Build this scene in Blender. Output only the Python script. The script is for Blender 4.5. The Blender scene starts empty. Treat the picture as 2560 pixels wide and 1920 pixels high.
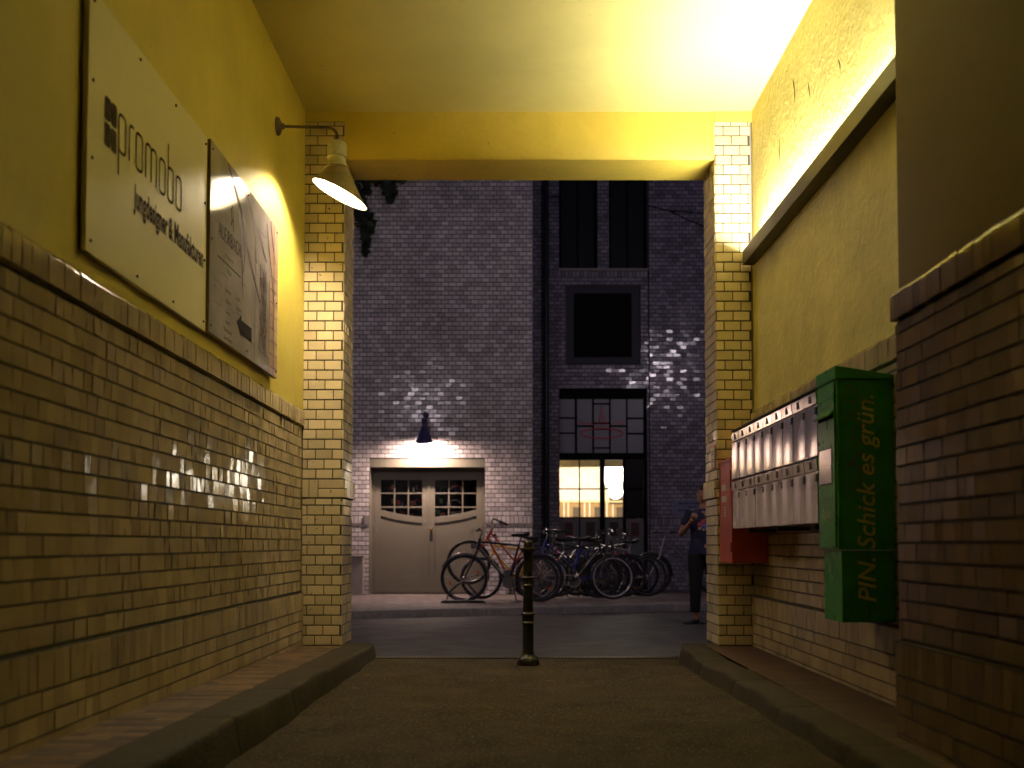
import bpy, math, random
from mathutils import Vector, Matrix, noise
R = math.radians
PI = math.pi
random.seed(7)
scene = bpy.context.scene

# ------------------------------------------------------------------ camera
cam_d = bpy.data.cameras.new("camera")
cam = bpy.data.objects.new("camera", cam_d)
scene.collection.objects.link(cam)
scene.camera = cam
cam.location = (0, 0, 0.89)
cam.rotation_euler = (PI / 2 + math.atan(0.04), 0, 0)
cam_d.sensor_width = 36.0
cam_d.lens = 36.0
cam_d.shift_x = -0.0032
cam_d.shift_y = 0.1163
cam_d.clip_start = 0.05
cam_d.clip_end = 400
cam_d.dof.use_dof = True
cam_d.dof.focus_distance = 7.7
cam_d.dof.aperture_fstop = 1.9

# ------------------------------------------------------------------ world (dusk) and exposure
SUN_EL, SUN_ROT = R(-2.0), R(200)
world = bpy.data.worlds.new("World")
scene.world = world
world.use_nodes = True
wn = world.node_tree
wn.nodes.clear()
wo = wn.nodes.new("ShaderNodeOutputWorld")
wb = wn.nodes.new("ShaderNodeBackground")
sky = wn.nodes.new("ShaderNodeTexSky")
sky.sky_type = 'NISHITA'
sky.sun_disc = False
sky.sun_elevation = SUN_EL
sky.sun_rotation = SUN_ROT
wb.inputs['Strength'].default_value = 0.55
wt = wn.nodes.new("ShaderNodeMix"); wt.data_type = 'RGBA'; wt.blend_type = 'MULTIPLY'   # late dusk: the afterglow has gone, blue is left
wt.inputs['Factor'].default_value = 1.0
wt.inputs['B'].default_value = (0.74, 0.68, 1.06, 1)
wn.links.new(sky.outputs[0], wt.inputs['A'])
wn.links.new(wt.outputs['Result'], wb.inputs[0])
wn.links.new(wb.outputs[0], wo.inputs[0])
scene.view_settings.view_transform = 'Standard'
scene.view_settings.look = 'None'
scene.view_settings.exposure = 0.0
scene.view_settings.gamma = 1.0

TUBE_E = 540.0      # fluorescent tube in the trough
BULB_E = 2100.0     # bulb of the passage lamp
DOOR_E = 1700.0     # bulb over the far door
STREET_E = 420.0   # lantern on the street front
ROOM_E = 5.5

# ------------------------------------------------------------------ materials
def nodes_of(m):
    m.use_nodes = True
    nt = m.node_tree
    nt.nodes.clear()
    out = nt.nodes.new("ShaderNodeOutputMaterial")
    return nt, out

def mat(name, col, rough=0.5, metal=0.0, var=0.12, nscale=9.0, bump=0.0, bscale=60.0,
        spec=0.5, coat=0.0, tint=False, tintamt=0.3, rvar=0.0, speck=None, coords='Object', bdetail=4.0, bdist=0.01):
    """general painted / stone / metal surface with noise in its colour, roughness and relief"""
    m = bpy.data.materials.new(name)
    nt, out = nodes_of(m)
    N = nt.nodes.new
    L = nt.links.new
    p = N("ShaderNodeBsdfPrincipled")
    L(p.outputs[0], out.inputs[0])
    p.inputs['Metallic'].default_value = metal
    p.inputs['Specular IOR Level'].default_value = spec
    p.inputs['Coat Weight'].default_value = coat
    p.inputs['Coat Roughness'].default_value = 0.08
    tc = N("ShaderNodeTexCoord")
    nz = N("ShaderNodeTexNoise")
    nz.inputs['Scale'].default_value = nscale
    nz.inputs['Detail'].default_value = 6
    nz.inputs['Roughness'].default_value = 0.65
    L(tc.outputs[coords], nz.inputs['Vector'])
    mr = N("ShaderNodeMapRange")
    mr.inputs['From Min'].default_value = 0.3
    mr.inputs['From Max'].default_value = 0.7
    mr.inputs['To Min'].default_value = 1 - var
    mr.inputs['To Max'].default_value = 1 + var
    L(nz.outputs['Fac'], mr.inputs['Value'])
    mul = N("ShaderNodeVectorMath"); mul.operation = 'SCALE'
    mul.inputs[0].default_value = col
    L(mr.outputs[0], mul.inputs['Scale'])
    colout = mul.outputs[0]
    if tint:
        at = N("ShaderNodeAttribute"); at.attribute_name = "tint"
        mr2 = N("ShaderNodeMapRange")
        mr2.inputs['To Min'].default_value = 1 - tintamt
        mr2.inputs['To Max'].default_value = 1 + tintamt * 0.45
        L(at.outputs['Fac'], mr2.inputs['Value'])
        m2 = N("ShaderNodeVectorMath"); m2.operation = 'SCALE'
        L(colout, m2.inputs[0]); L(mr2.outputs[0], m2.inputs['Scale'])
        colout = m2.outputs[0]
    if speck:
        sc, th, scol = speck
        n3 = N("ShaderNodeTexNoise"); n3.inputs['Scale'].default_value = sc; n3.inputs['Detail'].default_value = 3
        L(tc.outputs[coords], n3.inputs['Vector'])
        r3 = N("ShaderNodeMapRange"); r3.inputs['From Min'].default_value = th; r3.inputs['From Max'].default_value = th + 0.05
        L(n3.outputs['Fac'], r3.inputs['Value'])
        mx = N("ShaderNodeMix"); mx.data_type = 'RGBA'
        L(r3.outputs[0], mx.inputs['Factor']); L(colout, mx.inputs['A']); mx.inputs['B'].default_value = (*scol, 1)
        colout = mx.outputs['Result']
    L(colout, p.inputs['Base Color'])
    if rvar:
        mr4 = N("ShaderNodeMapRange")
        mr4.inputs['From Min'].default_value = 0.3
        mr4.inputs['From Max'].default_value = 0.7
        mr4.inputs['To Min'].default_value = max(0.02, rough - rvar)
        mr4.inputs['To Max'].default_value = rough + rvar
        n4 = N("ShaderNodeTexNoise"); n4.inputs['Scale'].default_value = nscale * 2.3
        L(tc.outputs[coords], n4.inputs['Vector'])
        L(n4.outputs['Fac'], mr4.inputs['Value'])
        L(mr4.outputs[0], p.inputs['Roughness'])
    else:
        p.inputs['Roughness'].default_value = rough
    if bump:
        nb = N("ShaderNodeTexNoise")
        nb.inputs['Scale'].default_value = bscale
        nb.inputs['Detail'].default_value = bdetail
        L(tc.outputs[coords], nb.inputs['Vector'])
        b = N("ShaderNodeBump")
        b.inputs['Strength'].default_value = bump
        b.inputs['Distance'].default_value = bdist
        L(nb.outputs['Fac'], b.inputs['Height'])
        L(b.outputs[0], p.inputs['Normal'])
    return m

def mat_emit(name, col, strength):
    m = bpy.data.materials.new(name)
    nt, out = nodes_of(m)
    e = nt.nodes.new("ShaderNodeEmission")
    e.inputs[0].default_value = (*col, 1)
    e.inputs[1].default_value = strength
    nt.links.new(e.outputs[0], out.inputs[0])
    return m

def mat_glass(name, tintc=(1, 1, 1), gloss=0.12, rough=0.03):
    m = bpy.data.materials.new(name)
    nt, out = nodes_of(m)
    t = nt.nodes.new("ShaderNodeBsdfTransparent"); t.inputs[0].default_value = (*tintc, 1)
    g = nt.nodes.new("ShaderNodeBsdfGlossy"); g.inputs['Roughness'].default_value = rough
    fr = nt.nodes.new("ShaderNodeFresnel"); fr.inputs[0].default_value = 1.5
    mx = nt.nodes.new("ShaderNodeMixShader")
    nt.links.new(fr.outputs[0], mx.inputs[0])
    nt.links.new(t.outputs[0], mx.inputs[1]); nt.links.new(g.outputs[0], mx.inputs[2])
    nt.links.new(mx.outputs[0], out.inputs[0])
    return m

def mat_paving(name, c1, c2, cm, bw, rh, rot, mortar=0.006, rough=0.7, offset=0.5, bumpd=0.004):
    m = bpy.data.materials.new(name)
    nt, out = nodes_of(m)
    N = nt.nodes.new; L = nt.links.new
    p = N("ShaderNodeBsdfPrincipled"); L(p.outputs[0], out.inputs[0])
    tc = N("ShaderNodeTexCoord")
    mp = N("ShaderNodeMapping"); mp.inputs['Rotation'].default_value = (0, 0, rot)
    L(tc.outputs['Object'], mp.inputs[0])
    wob = N("ShaderNodeTexNoise"); wob.inputs['Scale'].default_value = 3
    L(tc.outputs['Object'], wob.inputs['Vector'])
    ad = N("ShaderNodeVectorMath"); ad.operation = 'MULTIPLY_ADD'
    L(wob.outputs['Color'], ad.inputs[0]); ad.inputs[1].default_value = (0.02, 0.02, 0); L(mp.outputs[0], ad.inputs[2])
    br = N("ShaderNodeTexBrick")
    br.inputs['Scale'].default_value = 1
    br.inputs['Brick Width'].default_value = bw
    br.inputs['Row Height'].default_value = rh
    br.inputs['Mortar Size'].default_value = mortar
    br.inputs['Mortar Smooth'].default_value = 0.3
    br.offset = offset
    br.inputs['Color1'].default_value = (*c1, 1)
    br.inputs['Color2'].default_value = (*c2, 1)
    br.inputs['Mortar'].default_value = (*cm, 1)
    L(ad.outputs[0], br.inputs['Vector'])
    nz = N("ShaderNodeTexNoise"); nz.inputs['Scale'].default_value = 14; nz.inputs['Detail'].default_value = 8
    L(tc.outputs['Object'], nz.inputs['Vector'])
    mr = N("ShaderNodeMapRange"); mr.inputs['From Min'].default_value = .3; mr.inputs['From Max'].default_value = .7
    mr.inputs['To Min'].default_value = .7; mr.inputs['To Max'].default_value = 1.25
    L(nz.outputs['Fac'], mr.inputs[0])
    sc = N("ShaderNodeVectorMath"); sc.operation = 'SCALE'
    L(br.outputs['Color'], sc.inputs[0]); L(mr.outputs[0], sc.inputs['Scale'])
    L(sc.outputs[0], p.inputs['Base Color'])
    p.inputs['Roughness'].default_value = rough
    b = N("ShaderNodeBump"); b.inputs['Strength'].default_value = 0.55; b.inputs['Distance'].default_value = bumpd
    b.invert = True
    L(br.outputs['Fac'], b.inputs['Height'])
    b2 = N("ShaderNodeBump"); b2.inputs['Strength'].default_value = 0.35; b2.inputs['Distance'].default_value = 0.004
    n2 = N("ShaderNodeTexNoise"); n2.inputs['Scale'].default_value = 90
    L(tc.outputs['Object'], n2.inputs['Vector']); L(n2.outputs['Fac'], b2.inputs['Height'])
    L(b.outputs[0], b2.inputs['Normal']); L(b2.outputs[0], p.inputs['Normal'])
    return m

GLAZE_P = mat("glazed_brick_pale_cream", (0.66, 0.54, 0.33), 0.15, var=0.08, nscale=6, bump=0.12, bscale=24, tint=True, tintamt=0.20, bdist=0.004, speck=(34, 0.70, (0.12, 0.08, 0.045)))
GLAZE = mat("glazed_brick_cream", (0.42, 0.33, 0.19), 0.12, var=0.16, nscale=3, bump=0.25, bscale=22, tint=True, tintamt=0.22, bdist=0.004, speck=(38, 0.73, (0.10, 0.07, 0.04)))
MORTAR = mat("dark_mortar", (0.055, 0.045, 0.03), 0.9, var=0.3, nscale=30, bump=0.5, bscale=120)
GLAZE_SHADE = mat("glazed_brick_shade_brown", (0.19, 0.125, 0.06), 0.2, var=0.10, nscale=4, bump=0.10, bscale=22, tint=True, tintamt=0.25, bdist=0.004)  # browner glaze, its colour darkened to stand in for shade on the near pier
PLASTER_SHADE = mat("shade_darkened_plaster", (0.15, 0.10, 0.012), 0.7, var=0.06, nscale=1.5, bump=0.25, bscale=38, bdist=0.006, bdetail=8)  # yellow plaster darkened in colour, painting in the near pier's shade
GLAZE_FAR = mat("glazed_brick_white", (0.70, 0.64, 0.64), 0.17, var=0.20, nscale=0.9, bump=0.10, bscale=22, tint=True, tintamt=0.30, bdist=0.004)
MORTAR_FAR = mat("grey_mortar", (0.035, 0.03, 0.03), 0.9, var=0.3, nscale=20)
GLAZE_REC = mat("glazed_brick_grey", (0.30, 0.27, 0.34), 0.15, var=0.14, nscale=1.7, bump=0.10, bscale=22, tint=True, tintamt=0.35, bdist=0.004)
YELLOW = mat("yellow_plaster", (0.60, 0.485, 0.08), 0.62, var=0.14, nscale=1.3, speck=(24, 0.735, (0.33, 0.24, 0.04)), bump=0.4, bscale=38, bdist=0.006, bdetail=8)
YELLOW_ROUGH = mat("yellow_trowelled_plaster", (0.60, 0.52, 0.17), 0.55, var=0.22, nscale=1.6, bump=0.8, bscale=24, bdist=0.010, bdetail=8, speck=(14, 0.74, (0.25, 0.17, 0.04)))
YELLOW_BEAM = mat("yellow_beam_plaster", (0.62, 0.47, 0.07), 0.6, var=0.08, nscale=2.6, bump=0.6, bscale=20, bdist=0.012, bdetail=8, speck=(14, 0.74, (0.25, 0.17, 0.04)))
CEIL = mat("ceiling_plaster", (0.60, 0.53, 0.19), 0.7, var=0.09, nscale=1.2, bump=0.25, bscale=45, bdist=0.005, bdetail=8, speck=(26, 0.74, (0.32, 0.26, 0.08)))
ASPHALT = mat("passage_asphalt", (0.046, 0.036, 0.022), 0.85, var=0.40, nscale=2.2, bump=1.0, bscale=95, bdist=0.010, speck=(70, 0.58, (0.13, 0.10, 0.06)), rvar=0.05, spec=0.15)
ROADM = mat("street_asphalt", (0.042, 0.040, 0.043), 0.62, var=0.2, nscale=1.5, bump=0.6, bscale=120, bdist=0.005, speck=(90, 0.62, (0.09, 0.085, 0.09)), rvar=0.06, spec=0.3)
KERB = mat("granite_kerb", (0.042, 0.034, 0.022), 0.75, var=0.3, nscale=12, bump=0.8, bscale=60, bdist=0.008, speck=(120, 0.62, (0.07, 0.055, 0.038)), spec=0.2)
KERB_FAR = mat("granite_kerb_grey", (0.20, 0.185, 0.18), 0.75, var=0.3, nscale=8, bump=0.6, bscale=50)
PAVE_L = mat_paving("clinker_paving", (0.17, 0.095, 0.042), (0.035, 0.018, 0.010), (0.03, 0.02, 0.012), 0.24, 0.075, 0.0, mortar=0.004)
PAVE_R = mat_paving("red_clinker_paving", (0.075, 0.036, 0.016), (0.04, 0.02, 0.010), (0.06, 0.04, 0.025), 0.23, 0.115, 0.0, mortar=0.005)
PAVE_FAR = mat_paving("far_slab_paving", (0.22, 0.18, 0.165), (0.15, 0.115, 0.11), (0.05, 0.04, 0.04), 0.19, 0.40, -0.353, mortar=0.007, offset=0.3)
STEEL = mat("mailbox_steel", (0.84, 0.79, 0.72), 0.14, metal=1.0, var=0.06, nscale=4, bump=0.02, bscale=3, bdist=0.02, rvar=0.03)
STEEL_DK = mat("dark_metal", (0.035, 0.03, 0.03), 0.45, metal=0.3)
TROUGH = mat("trough_metal", (0.06, 0.048, 0.034), 0.42, metal=0.7, var=0.15, nscale=3, bump=0.05, bscale=20)
WHITE_TAG = mat("label_white", (0.62, 0.60, 0.55), 0.6)
RED_BOX = mat("red_enamel", (0.42, 0.05, 0.03), 0.38, var=0.2, nscale=8, bump=0.05, speck=(40, 0.72, (0.12, 0.03, 0.02)))
RED_SIGN = mat("red_print", (0.55, 0.10, 0.08), 0.4)
GREEN = mat("green_enamel", (0.022, 0.25, 0.014), 0.30, var=0.10, nscale=5, rvar=0.04)
GREEN_DK = mat("green_recess", (0.012, 0.07, 0.01), 0.5)
LIME = mat("lime_lettering", (0.66, 0.58, 0.12), 0.6, var=0.1)
SCRATCH = mat("graffiti_marker", (0.16, 0.12, 0.02), 0.6, var=0.35, nscale=30)
BLACK = mat("black_print", (0.006, 0.005, 0.006), 0.8, spec=0.05)
BROWN_T = mat("brown_lettering", (0.045, 0.028, 0.018), 0.8, spec=0.08)
ACRYL = mat("frosted_acrylic", (0.70, 0.63, 0.36), 0.45, var=0.04, nscale=2)
POSTER = mat("poster_print_stone", (0.38, 0.34, 0.335), 0.10, var=0.22, nscale=2.6, coat=0.6, bump=0.0)
POSTER_REFL = mat("poster_painted_reflection", (0.50, 0.33, 0.25), 0.12, var=0.15, nscale=6, coat=0.6)  # peach reflection of tiles, painted as colour on the glossy board
POSTER_V = mat("poster_print_veins", (0.07, 0.045, 0.05), 0.7, spec=0.1)
POSTER_E = mat("poster_edge", (0.28, 0.16, 0.06), 0.5)
LAMP_P = mat("lamp_grey_enamel", (0.20, 0.16, 0.095), 0.42, var=0.3, nscale=14, bump=0.1, bscale=30, speck=(45, 0.70, (0.05, 0.03, 0.02)))
LAMP_N = mat("lamp_porcelain", (0.42, 0.40, 0.26), 0.35, var=0.2, nscale=20)
LAMP_IN = mat("lamp_white_enamel", (0.82, 0.80, 0.74), 0.35, var=0.05)
IRON = mat("rusty_iron", (0.085, 0.06, 0.045), 0.6, metal=0.4, var=0.4, nscale=30, bump=0.4, bscale=80)
BOLL = mat("bollard_paint", (0.016, 0.015, 0.007), 0.38, metal=0.2, var=0.5, nscale=22, bump=0.35, bscale=50, bdist=0.003, speck=(55, 0.66, (0.16, 0.12, 0.03)))
BOLL_EDGE = mat("bollard_worn_ring", (0.07, 0.058, 0.016), 0.4, metal=0.3, var=0.4, nscale=40)
DOORP = mat("door_paint", (0.15, 0.135, 0.105), 0.42, var=0.06, nscale=3, bump=0.08, bscale=30)
LINTP = mat("lintel_paint", (0.19, 0.175, 0.13), 0.5, var=0.06, nscale=3)
BRASS = mat("brass", (0.62, 0.36, 0.10), 0.3, metal=1.0)
BLUELAMP = mat("lamp_dark_blue", (0.035, 0.035, 0.12), 0.38, var=0.2)
FRAMEBLK = mat("black_window_frame", (0.005, 0.005, 0.007), 0.7, spec=0.1)
FROST = mat("frosted_pane", (0.22, 0.22, 0.27), 0.35, var=0.06, nscale=3)
FROST_LOW = mat("frosted_lower_pane", (0.15, 0.15, 0.18), 0.3, var=0.1, nscale=3)
PANE_DARK = mat("dark_pane", (0.010, 0.009, 0.012), 0.5, var=0.2, spec=0.2)
VOIDW = mat("dark_interior", (0.004, 0.004, 0.005), 0.7, spec=0.1)
BLIND = mat("grey_blind_panel", (0.035, 0.03, 0.05), 0.6, var=0.1)
GLASS = mat_glass("clear_glass")
RED_LOGO = mat("red_logo", (0.60, 0.03, 0.05), 0.6)
PIPE = mat("black_drainpipe", (0.02, 0.02, 0.028), 0.35, metal=0.4)
STONE = mat("pale_stone", (0.30, 0.265, 0.25), 0.7, var=0.15, nscale=6, bump=0.3, bscale=30)
LEAF = mat("ivy_leaf", (0.02, 0.03, 0.012), 0.5, var=0.4, nscale=9)
STEM = mat("ivy_stem", (0.05, 0.035, 0.02), 0.8)
PLAQUE = mat("blue_grey_plaque", (0.16, 0.17, 0.30), 0.4)
OUTER = mat("facade_render", (0.30, 0.27, 0.25), 0.8, var=0.1, nscale=2)
ROOMW = mat("room_cream_wall", (0.86, 0.79, 0.68), 0.7)
ROOMC = mat("room_ceiling", (0.80, 0.66, 0.34), 0.7)
ROOMD = mat("room_dark_door", (0.10, 0.08, 0.06), 0.6)
TUBE_M = mat_emit("fluorescent_glow", (1.0, 0.95, 0.80), TUBE_E)
TUBE_OLD = mat_emit("old_fluorescent_glow", (1.0, 0.92, 0.72), TUBE_E * 0.5)
BULB_M = mat_emit("bulb_glow", (1.0, 0.82, 0.56), BULB_E)
DOORB_M = mat_emit("door_bulb_glow", (1.0, 0.72, 0.60), DOOR_E)
STREET_M = mat_emit("lantern_glow", (1.0, 0.86, 0.95), STREET_E)
STREET_M2 = mat_emit("lantern_glow_soft", (1.0, 0.84, 0.90), 235)
ROOM_L = mat_emit("room_lamp_glow", (1.0, 0.90, 0.72), ROOM_E * 4)
SKIN = mat("skin", (0.42, 0.20, 0.14), 0.5, var=0.08, nscale=12)
HAIR = mat("dark_hair", (0.025, 0.015, 0.01), 0.55, var=0.3, nscale=60)
SHIRT = mat("navy_shirt", (0.018, 0.018, 0.06), 0.8, var=0.2, nscale=12, bump=0.3, bscale=14, bdist=0.02)
TROUS = mat("black_trousers", (0.008, 0.008, 0.010), 0.85, var=0.2, bump=0.3, bscale=10, bdist=0.02)
SHOE = mat("black_shoe", (0.01, 0.01, 0.01), 0.5)
PINK = mat("pink_flower_print", (0.55, 0.10, 0.16), 0.8, var=0.5, nscale=24)
BLUEP = mat("blue_flower_print", (0.10, 0.18, 0.60), 0.8, var=0.5, nscale=30)
PALEP = mat("pale_flower_print", (0.60, 0.45, 0.50), 0.8, var=0.4, nscale=30)
EYE = mat("eye_white", (0.6, 0.58, 0.55), 0.2)
TYRE = mat("tyre_rubber", (0.012, 0.012, 0.013), 0.6)
CHROME = mat("chrome", (0.40, 0.40, 0.42), 0.2, metal=1.0, var=0.1)
ALU = mat("aluminium", (0.25, 0.25, 0.27), 0.35, metal=0.9)
SADDLE = mat("saddle_black", (0.012, 0.012, 0.016), 0.4)
ORANGE = mat("orange_reflector", (0.75, 0.16, 0.01), 0.25)
PLASTIC = mat("black_plastic", (0.015, 0.015, 0.018), 0.4)
def paint(n, c): return mat(n, c, 0.28, var=0.08, coat=0.4)
B_BLACK = paint("bike_black", (0.015, 0.014, 0.035)); B_RED = paint("bike_red", (0.55, 0.05, 0.02))
B_YELL = paint("bike_yellow", (0.75, 0.45, 0.01)); B_BLUE = paint("bike_blue", (0.02, 0.04, 0.30))
B_WHITE = paint("bike_silver", (0.42, 0.40, 0.42)); B_GREY = paint("bike_grey", (0.16, 0.16, 0.20))
B_DARK = paint("bike_dark", (0.02, 0.02, 0.025)); RIM_W = mat("white_rim", (0.60, 0.55, 0.66), 0.3, metal=0.2); RIM_D = mat("dark_rim", (0.06, 0.06, 0.07), 0.35, metal=0.7)

# ------------------------------------------------------------------ helpers
COL = scene.collection
def M3(x, y, z, o):
    """matrix with columns x,y,z axes and origin o"""
    return Matrix(((x[0], y[0], z[0], o[0]), (x[1], y[1], z[1], o[1]), (x[2], y[2], z[2], o[2]), (0, 0, 0, 1)))

class MB:
    def __init__(s):
        s.v = []; s.f = []; s.m = []; s.t = []
    def add(s, vs, fs, mi=0, t=0.5):
        b = len(s.v)
        s.v += [tuple(v) for v in vs]
        for f in fs:
            s.f.append(tuple(i + b for i in f)); s.m.append(mi); s.t.append(t)
        return s
    def box(s, x0, y0, z0, x1, y1, z1, mi=0, t=0.5, M=None):
        if x1 < x0: x0, x1 = x1, x0
        if y1 < y0: y0, y1 = y1, y0
        if z1 < z0: z0, z1 = z1, z0
        vs = [Vector((x, y, z)) for z in (z0, z1) for y in (y0, y1) for x in (x0, x1)]
        if M: vs = [M @ v for v in vs]
        return s.add(vs, [(0, 2, 3, 1), (4, 5, 7, 6), (0, 1, 5, 4), (2, 6, 7, 3), (0, 4, 6, 2), (1, 3, 7, 5)], mi, t)
    def prism(s, poly, d0, d1, M, mi=0):
        """poly in local xy, extruded along local z d0..d1"""
        n = len(poly)
        vs = [M @ Vector((x, y, d0)) for x, y in poly] + [M @ Vector((x, y, d1)) for x, y in poly]
        fs = [tuple(range(n))[::-1], tuple(range(n, 2 * n))] + [(i, (i + 1) % n, (i + 1) % n + n, i + n) for i in range(n)]
        return s.add(vs, fs, mi)
    def tube(s, pts, r, seg=8, mi=0, closed=False, sx=1.0, up=None):
        pts = [Vector(p) for p in pts]; n = len(pts)
        rs = r if isinstance(r, (list, tuple)) else [r] * n
        b = []; prev = None
        for i, p in enumerate(pts):
            if closed: d = pts[(i + 1) % n] - pts[i - 1]
            else: d = pts[min(i + 1, n - 1)] - pts[max(i - 1, 0)]
            d.normalize()
            if prev is None:
                a = Vector(up) if up else (Vector((0, 0, 1)) if abs(d.z) < 0.9 else Vector((1, 0, 0)))
            else: a = prev
            u = (a - d * a.dot(d)).normalized(); w = d.cross(u); prev = u
            for k in range(seg):
                an = 2 * PI * k / seg
                b.append(p + (u * math.cos(an) + w * math.sin(an) * sx) * rs[i])
        fs = []
        for i in range(n if closed else n - 1):
            for k in range(seg):
                j = (i + 1) % n
                fs.append((i * seg + k, i * seg + (k + 1) % seg, j * seg + (k + 1) % seg, j * seg + k))
        if not closed:
            fs.append(tuple(range(seg))[::-1]); fs.append(tuple(range((n - 1) * seg, n * seg)))
        return s.add(b, fs, mi)
    def lathe(s, prof, M=None, seg=24, mi=0, cap=True):
        M = M or Matrix()
        vs = []
        for r, z in prof:
            for k in range(seg):
                a = 2 * PI * k / seg
                vs.append(M @ Vector((r * math.cos(a), r * math.sin(a), z)))
        fs = []
        for i in range(len(prof) - 1):
            for k in range(seg):
                fs.append((i * seg + k, i * seg + (k + 1) % seg, (i + 1) * seg + (k + 1) % seg, (i + 1) * seg + k))
        if cap:
            fs.append(tuple(range(seg))[::-1]); fs.append(tuple(range((len(prof) - 1) * seg, len(prof) * seg)))
        return s.add(vs, fs, mi)
    def ell(s, c, r, seg=14, rings=8, mi=0, M=None):
        vs = []; c = Vector(c)
        for i in range(rings + 1):
            th = PI * i / rings
            for k in range(seg):
                a = 2 * PI * k / seg
                v = Vector((r[0] * math.sin(th) * math.cos(a), r[1] * math.sin(th) * math.sin(a), r[2] * math.cos(th)))
                if M: v = M @ v
                vs.append(c + v)
        fs = [(i * seg + k, (i + 1) * seg + k, (i + 1) * seg + (k + 1) % seg, i * seg + (k + 1) % seg) for i in range(rings) for k in range(seg)]
        return s.add(vs, fs, mi)
    def build(s, name, mats, parent=None, smooth=None, bev=0.0, bseg=2):
        me = bpy.data.meshes.new(name)
        me.from_pydata(s.v, [], s.f)
        if not isinstance(mats, (list, tuple)): mats = [mats]
        for m in mats: me.materials.append(m)
        me.polygons.foreach_set('material_index', s.m)
        ca = me.color_attributes.new("tint", 'BYTE_COLOR', 'CORNER')
        dat = []
        for f, t in zip(s.f, s.t): dat += [t, t, t, 1.0] * len(f)
        ca.data.foreach_set('color', dat)
        me.validate(); me.update()
        if smooth:
            me.polygons.foreach_set('use_smooth', [True] * len(me.polygons))
            me.set_sharp_from_angle(angle=R(smooth))
        o = bpy.data.objects.new(name, me)
        COL.objects.link(o)
        if parent: o.parent = parent
        if bev:
            b = o.modifiers.new("bevel", 'BEVEL'); b.width = bev; b.segments = bseg; b.limit_method = 'ANGLE'; b.angle_limit = R(40)
        return o

def thing(name, label, cat, loc=(0, 0, 0), rz=0, group=None, kind=None):
    o = bpy.data.objects.new(name, None)
    COL.objects.link(o)
    o.empty_display_size = 0.1
    o.location = loc; o.rotation_euler = (0, 0, rz)
    o['label'] = label; o['category'] = cat
    if group: o['group'] = group
    if kind: o['kind'] = kind
    return o
def tag(o, label, cat, group=None, kind=None):
    o['label'] = label; o['category'] = cat
    if group: o['group'] = group
    if kind: o['kind'] = kind
    return o
def struct(o, label=None):
    o['kind'] = 'structure'
    if label: o['label'] = label
    return o

def text(name, body, mats, parent, M, width=None, height=None, extr=0.0008, shear=0.0, weight=0.0, align='LEFT'):
    """M maps text-local x (reading), y (up), z (normal) to the world; scaled to width x cap height"""
    cu = bpy.data.curves.new(name, 'FONT')
    cu.body = body; cu.size = 1.0; cu.shear = shear; cu.offset = weight; cu.extrude = 0.0; cu.resolution_u = 3
    cu.align_x = 'LEFT'
    tmp = bpy.data.objects.new(name, cu)
    COL.objects.link(tmp)
    dg = bpy.context.evaluated_depsgraph_get()
    dg.update()
    me = bpy.data.meshes.new_from_object(tmp.evaluated_get(dg))
    bpy.data.objects.remove(tmp)
    xs = [v.co.x for v in me.vertices]; ys = [v.co.y for v in me.vertices]
    w = max(xs) - min(xs)
    sx = width / w if width else None
    sy = height / 0.70 if height else None      # cap height of the font is about 0.70
    sx = sx or sy; sy = sy or sx
    x0 = min(xs)
    if align == 'CENTER': x0 += w / 2
    for v in me.vertices: v.co = M @ Vector(((v.co.x - x0) * sx, v.co.y * sy, extr))
    me.materials.clear(); me.materials.append(mats)
    me.update()
    o = bpy.data.objects.new(name, me)
    COL.objects.link(o)
    if parent: o.parent = parent
    return o

def ribbon(mb, pts, w, M, d=0.001, mi=0):
    """flat stroke on a surface: pts in local xy"""
    P = [Vector((p[0], p[1])) for p in pts]
    n = len(P); ws = w if isinstance(w, (list, tuple)) else [w] * n
    L = []; Rr = []
    for i in range(n):
        t = (P[min(i + 1, n - 1)] - P[max(i - 1, 0)])
        if t.length < 1e-9: t = Vector((1, 0))
        t.normalize(); q = Vector((-t.y, t.x)) * ws[i] / 2
        L.append(P[i] + q); Rr.append(P[i] - q)
    vs = [M @ Vector((p.x, p.y, d)) for p in L] + [M @ Vector((p.x, p.y, d)) for p in Rr]
    mb.add(vs, [(i, i + n, i + n + 1, i + 1) for i in range(n - 1)], mi)

# --- glazed bricks: each brick a chamfered face, tilted by a hair, standing proud of its mortar
def brick(mb, O, U, N, u0, v0, u1, v1, mi=0, d=0.006, tilt=0.014, ch=0.003, rr=random, cu_=None):
    V = Vector((0, 0, 1))
    t = rr.random()
    if rr.random() < 0.05: t = 0.0
    a = rr.gauss(0, tilt); b = rr.gauss(0, tilt); cu, cv = (u0 + u1) / 2, (v0 + v1) / 2
    dd = d + rr.uniform(-0.0012, 0.0012)
    base = [(u0, v0), (u1, v0), (u1, v1), (u0, v1)]
    c2 = ch if cu_ is None else cu_
    top = [(u0 + c2, v0 + ch), (u1 - c2, v0 + ch), (u1 - c2, v1 - ch), (u0 + c2, v1 - ch)]
    vs = [O + U * u + V * v for u, v in base]
    for u, v in top:
        h = max(0.002, dd + a * (u - cu) + b * (v - cv))
        vs.append(O + U * u + V * v + N * h)
    fs = [(4, 5, 6, 7), (0, 1, 5, 4), (1, 2, 6, 5), (2, 3, 7, 6), (3, 0, 4, 7)]
    if U.cross(V).dot(N) < 0: fs = [f[::-1] for f in fs]
    mb.add(vs, fs, mi, t)

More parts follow.
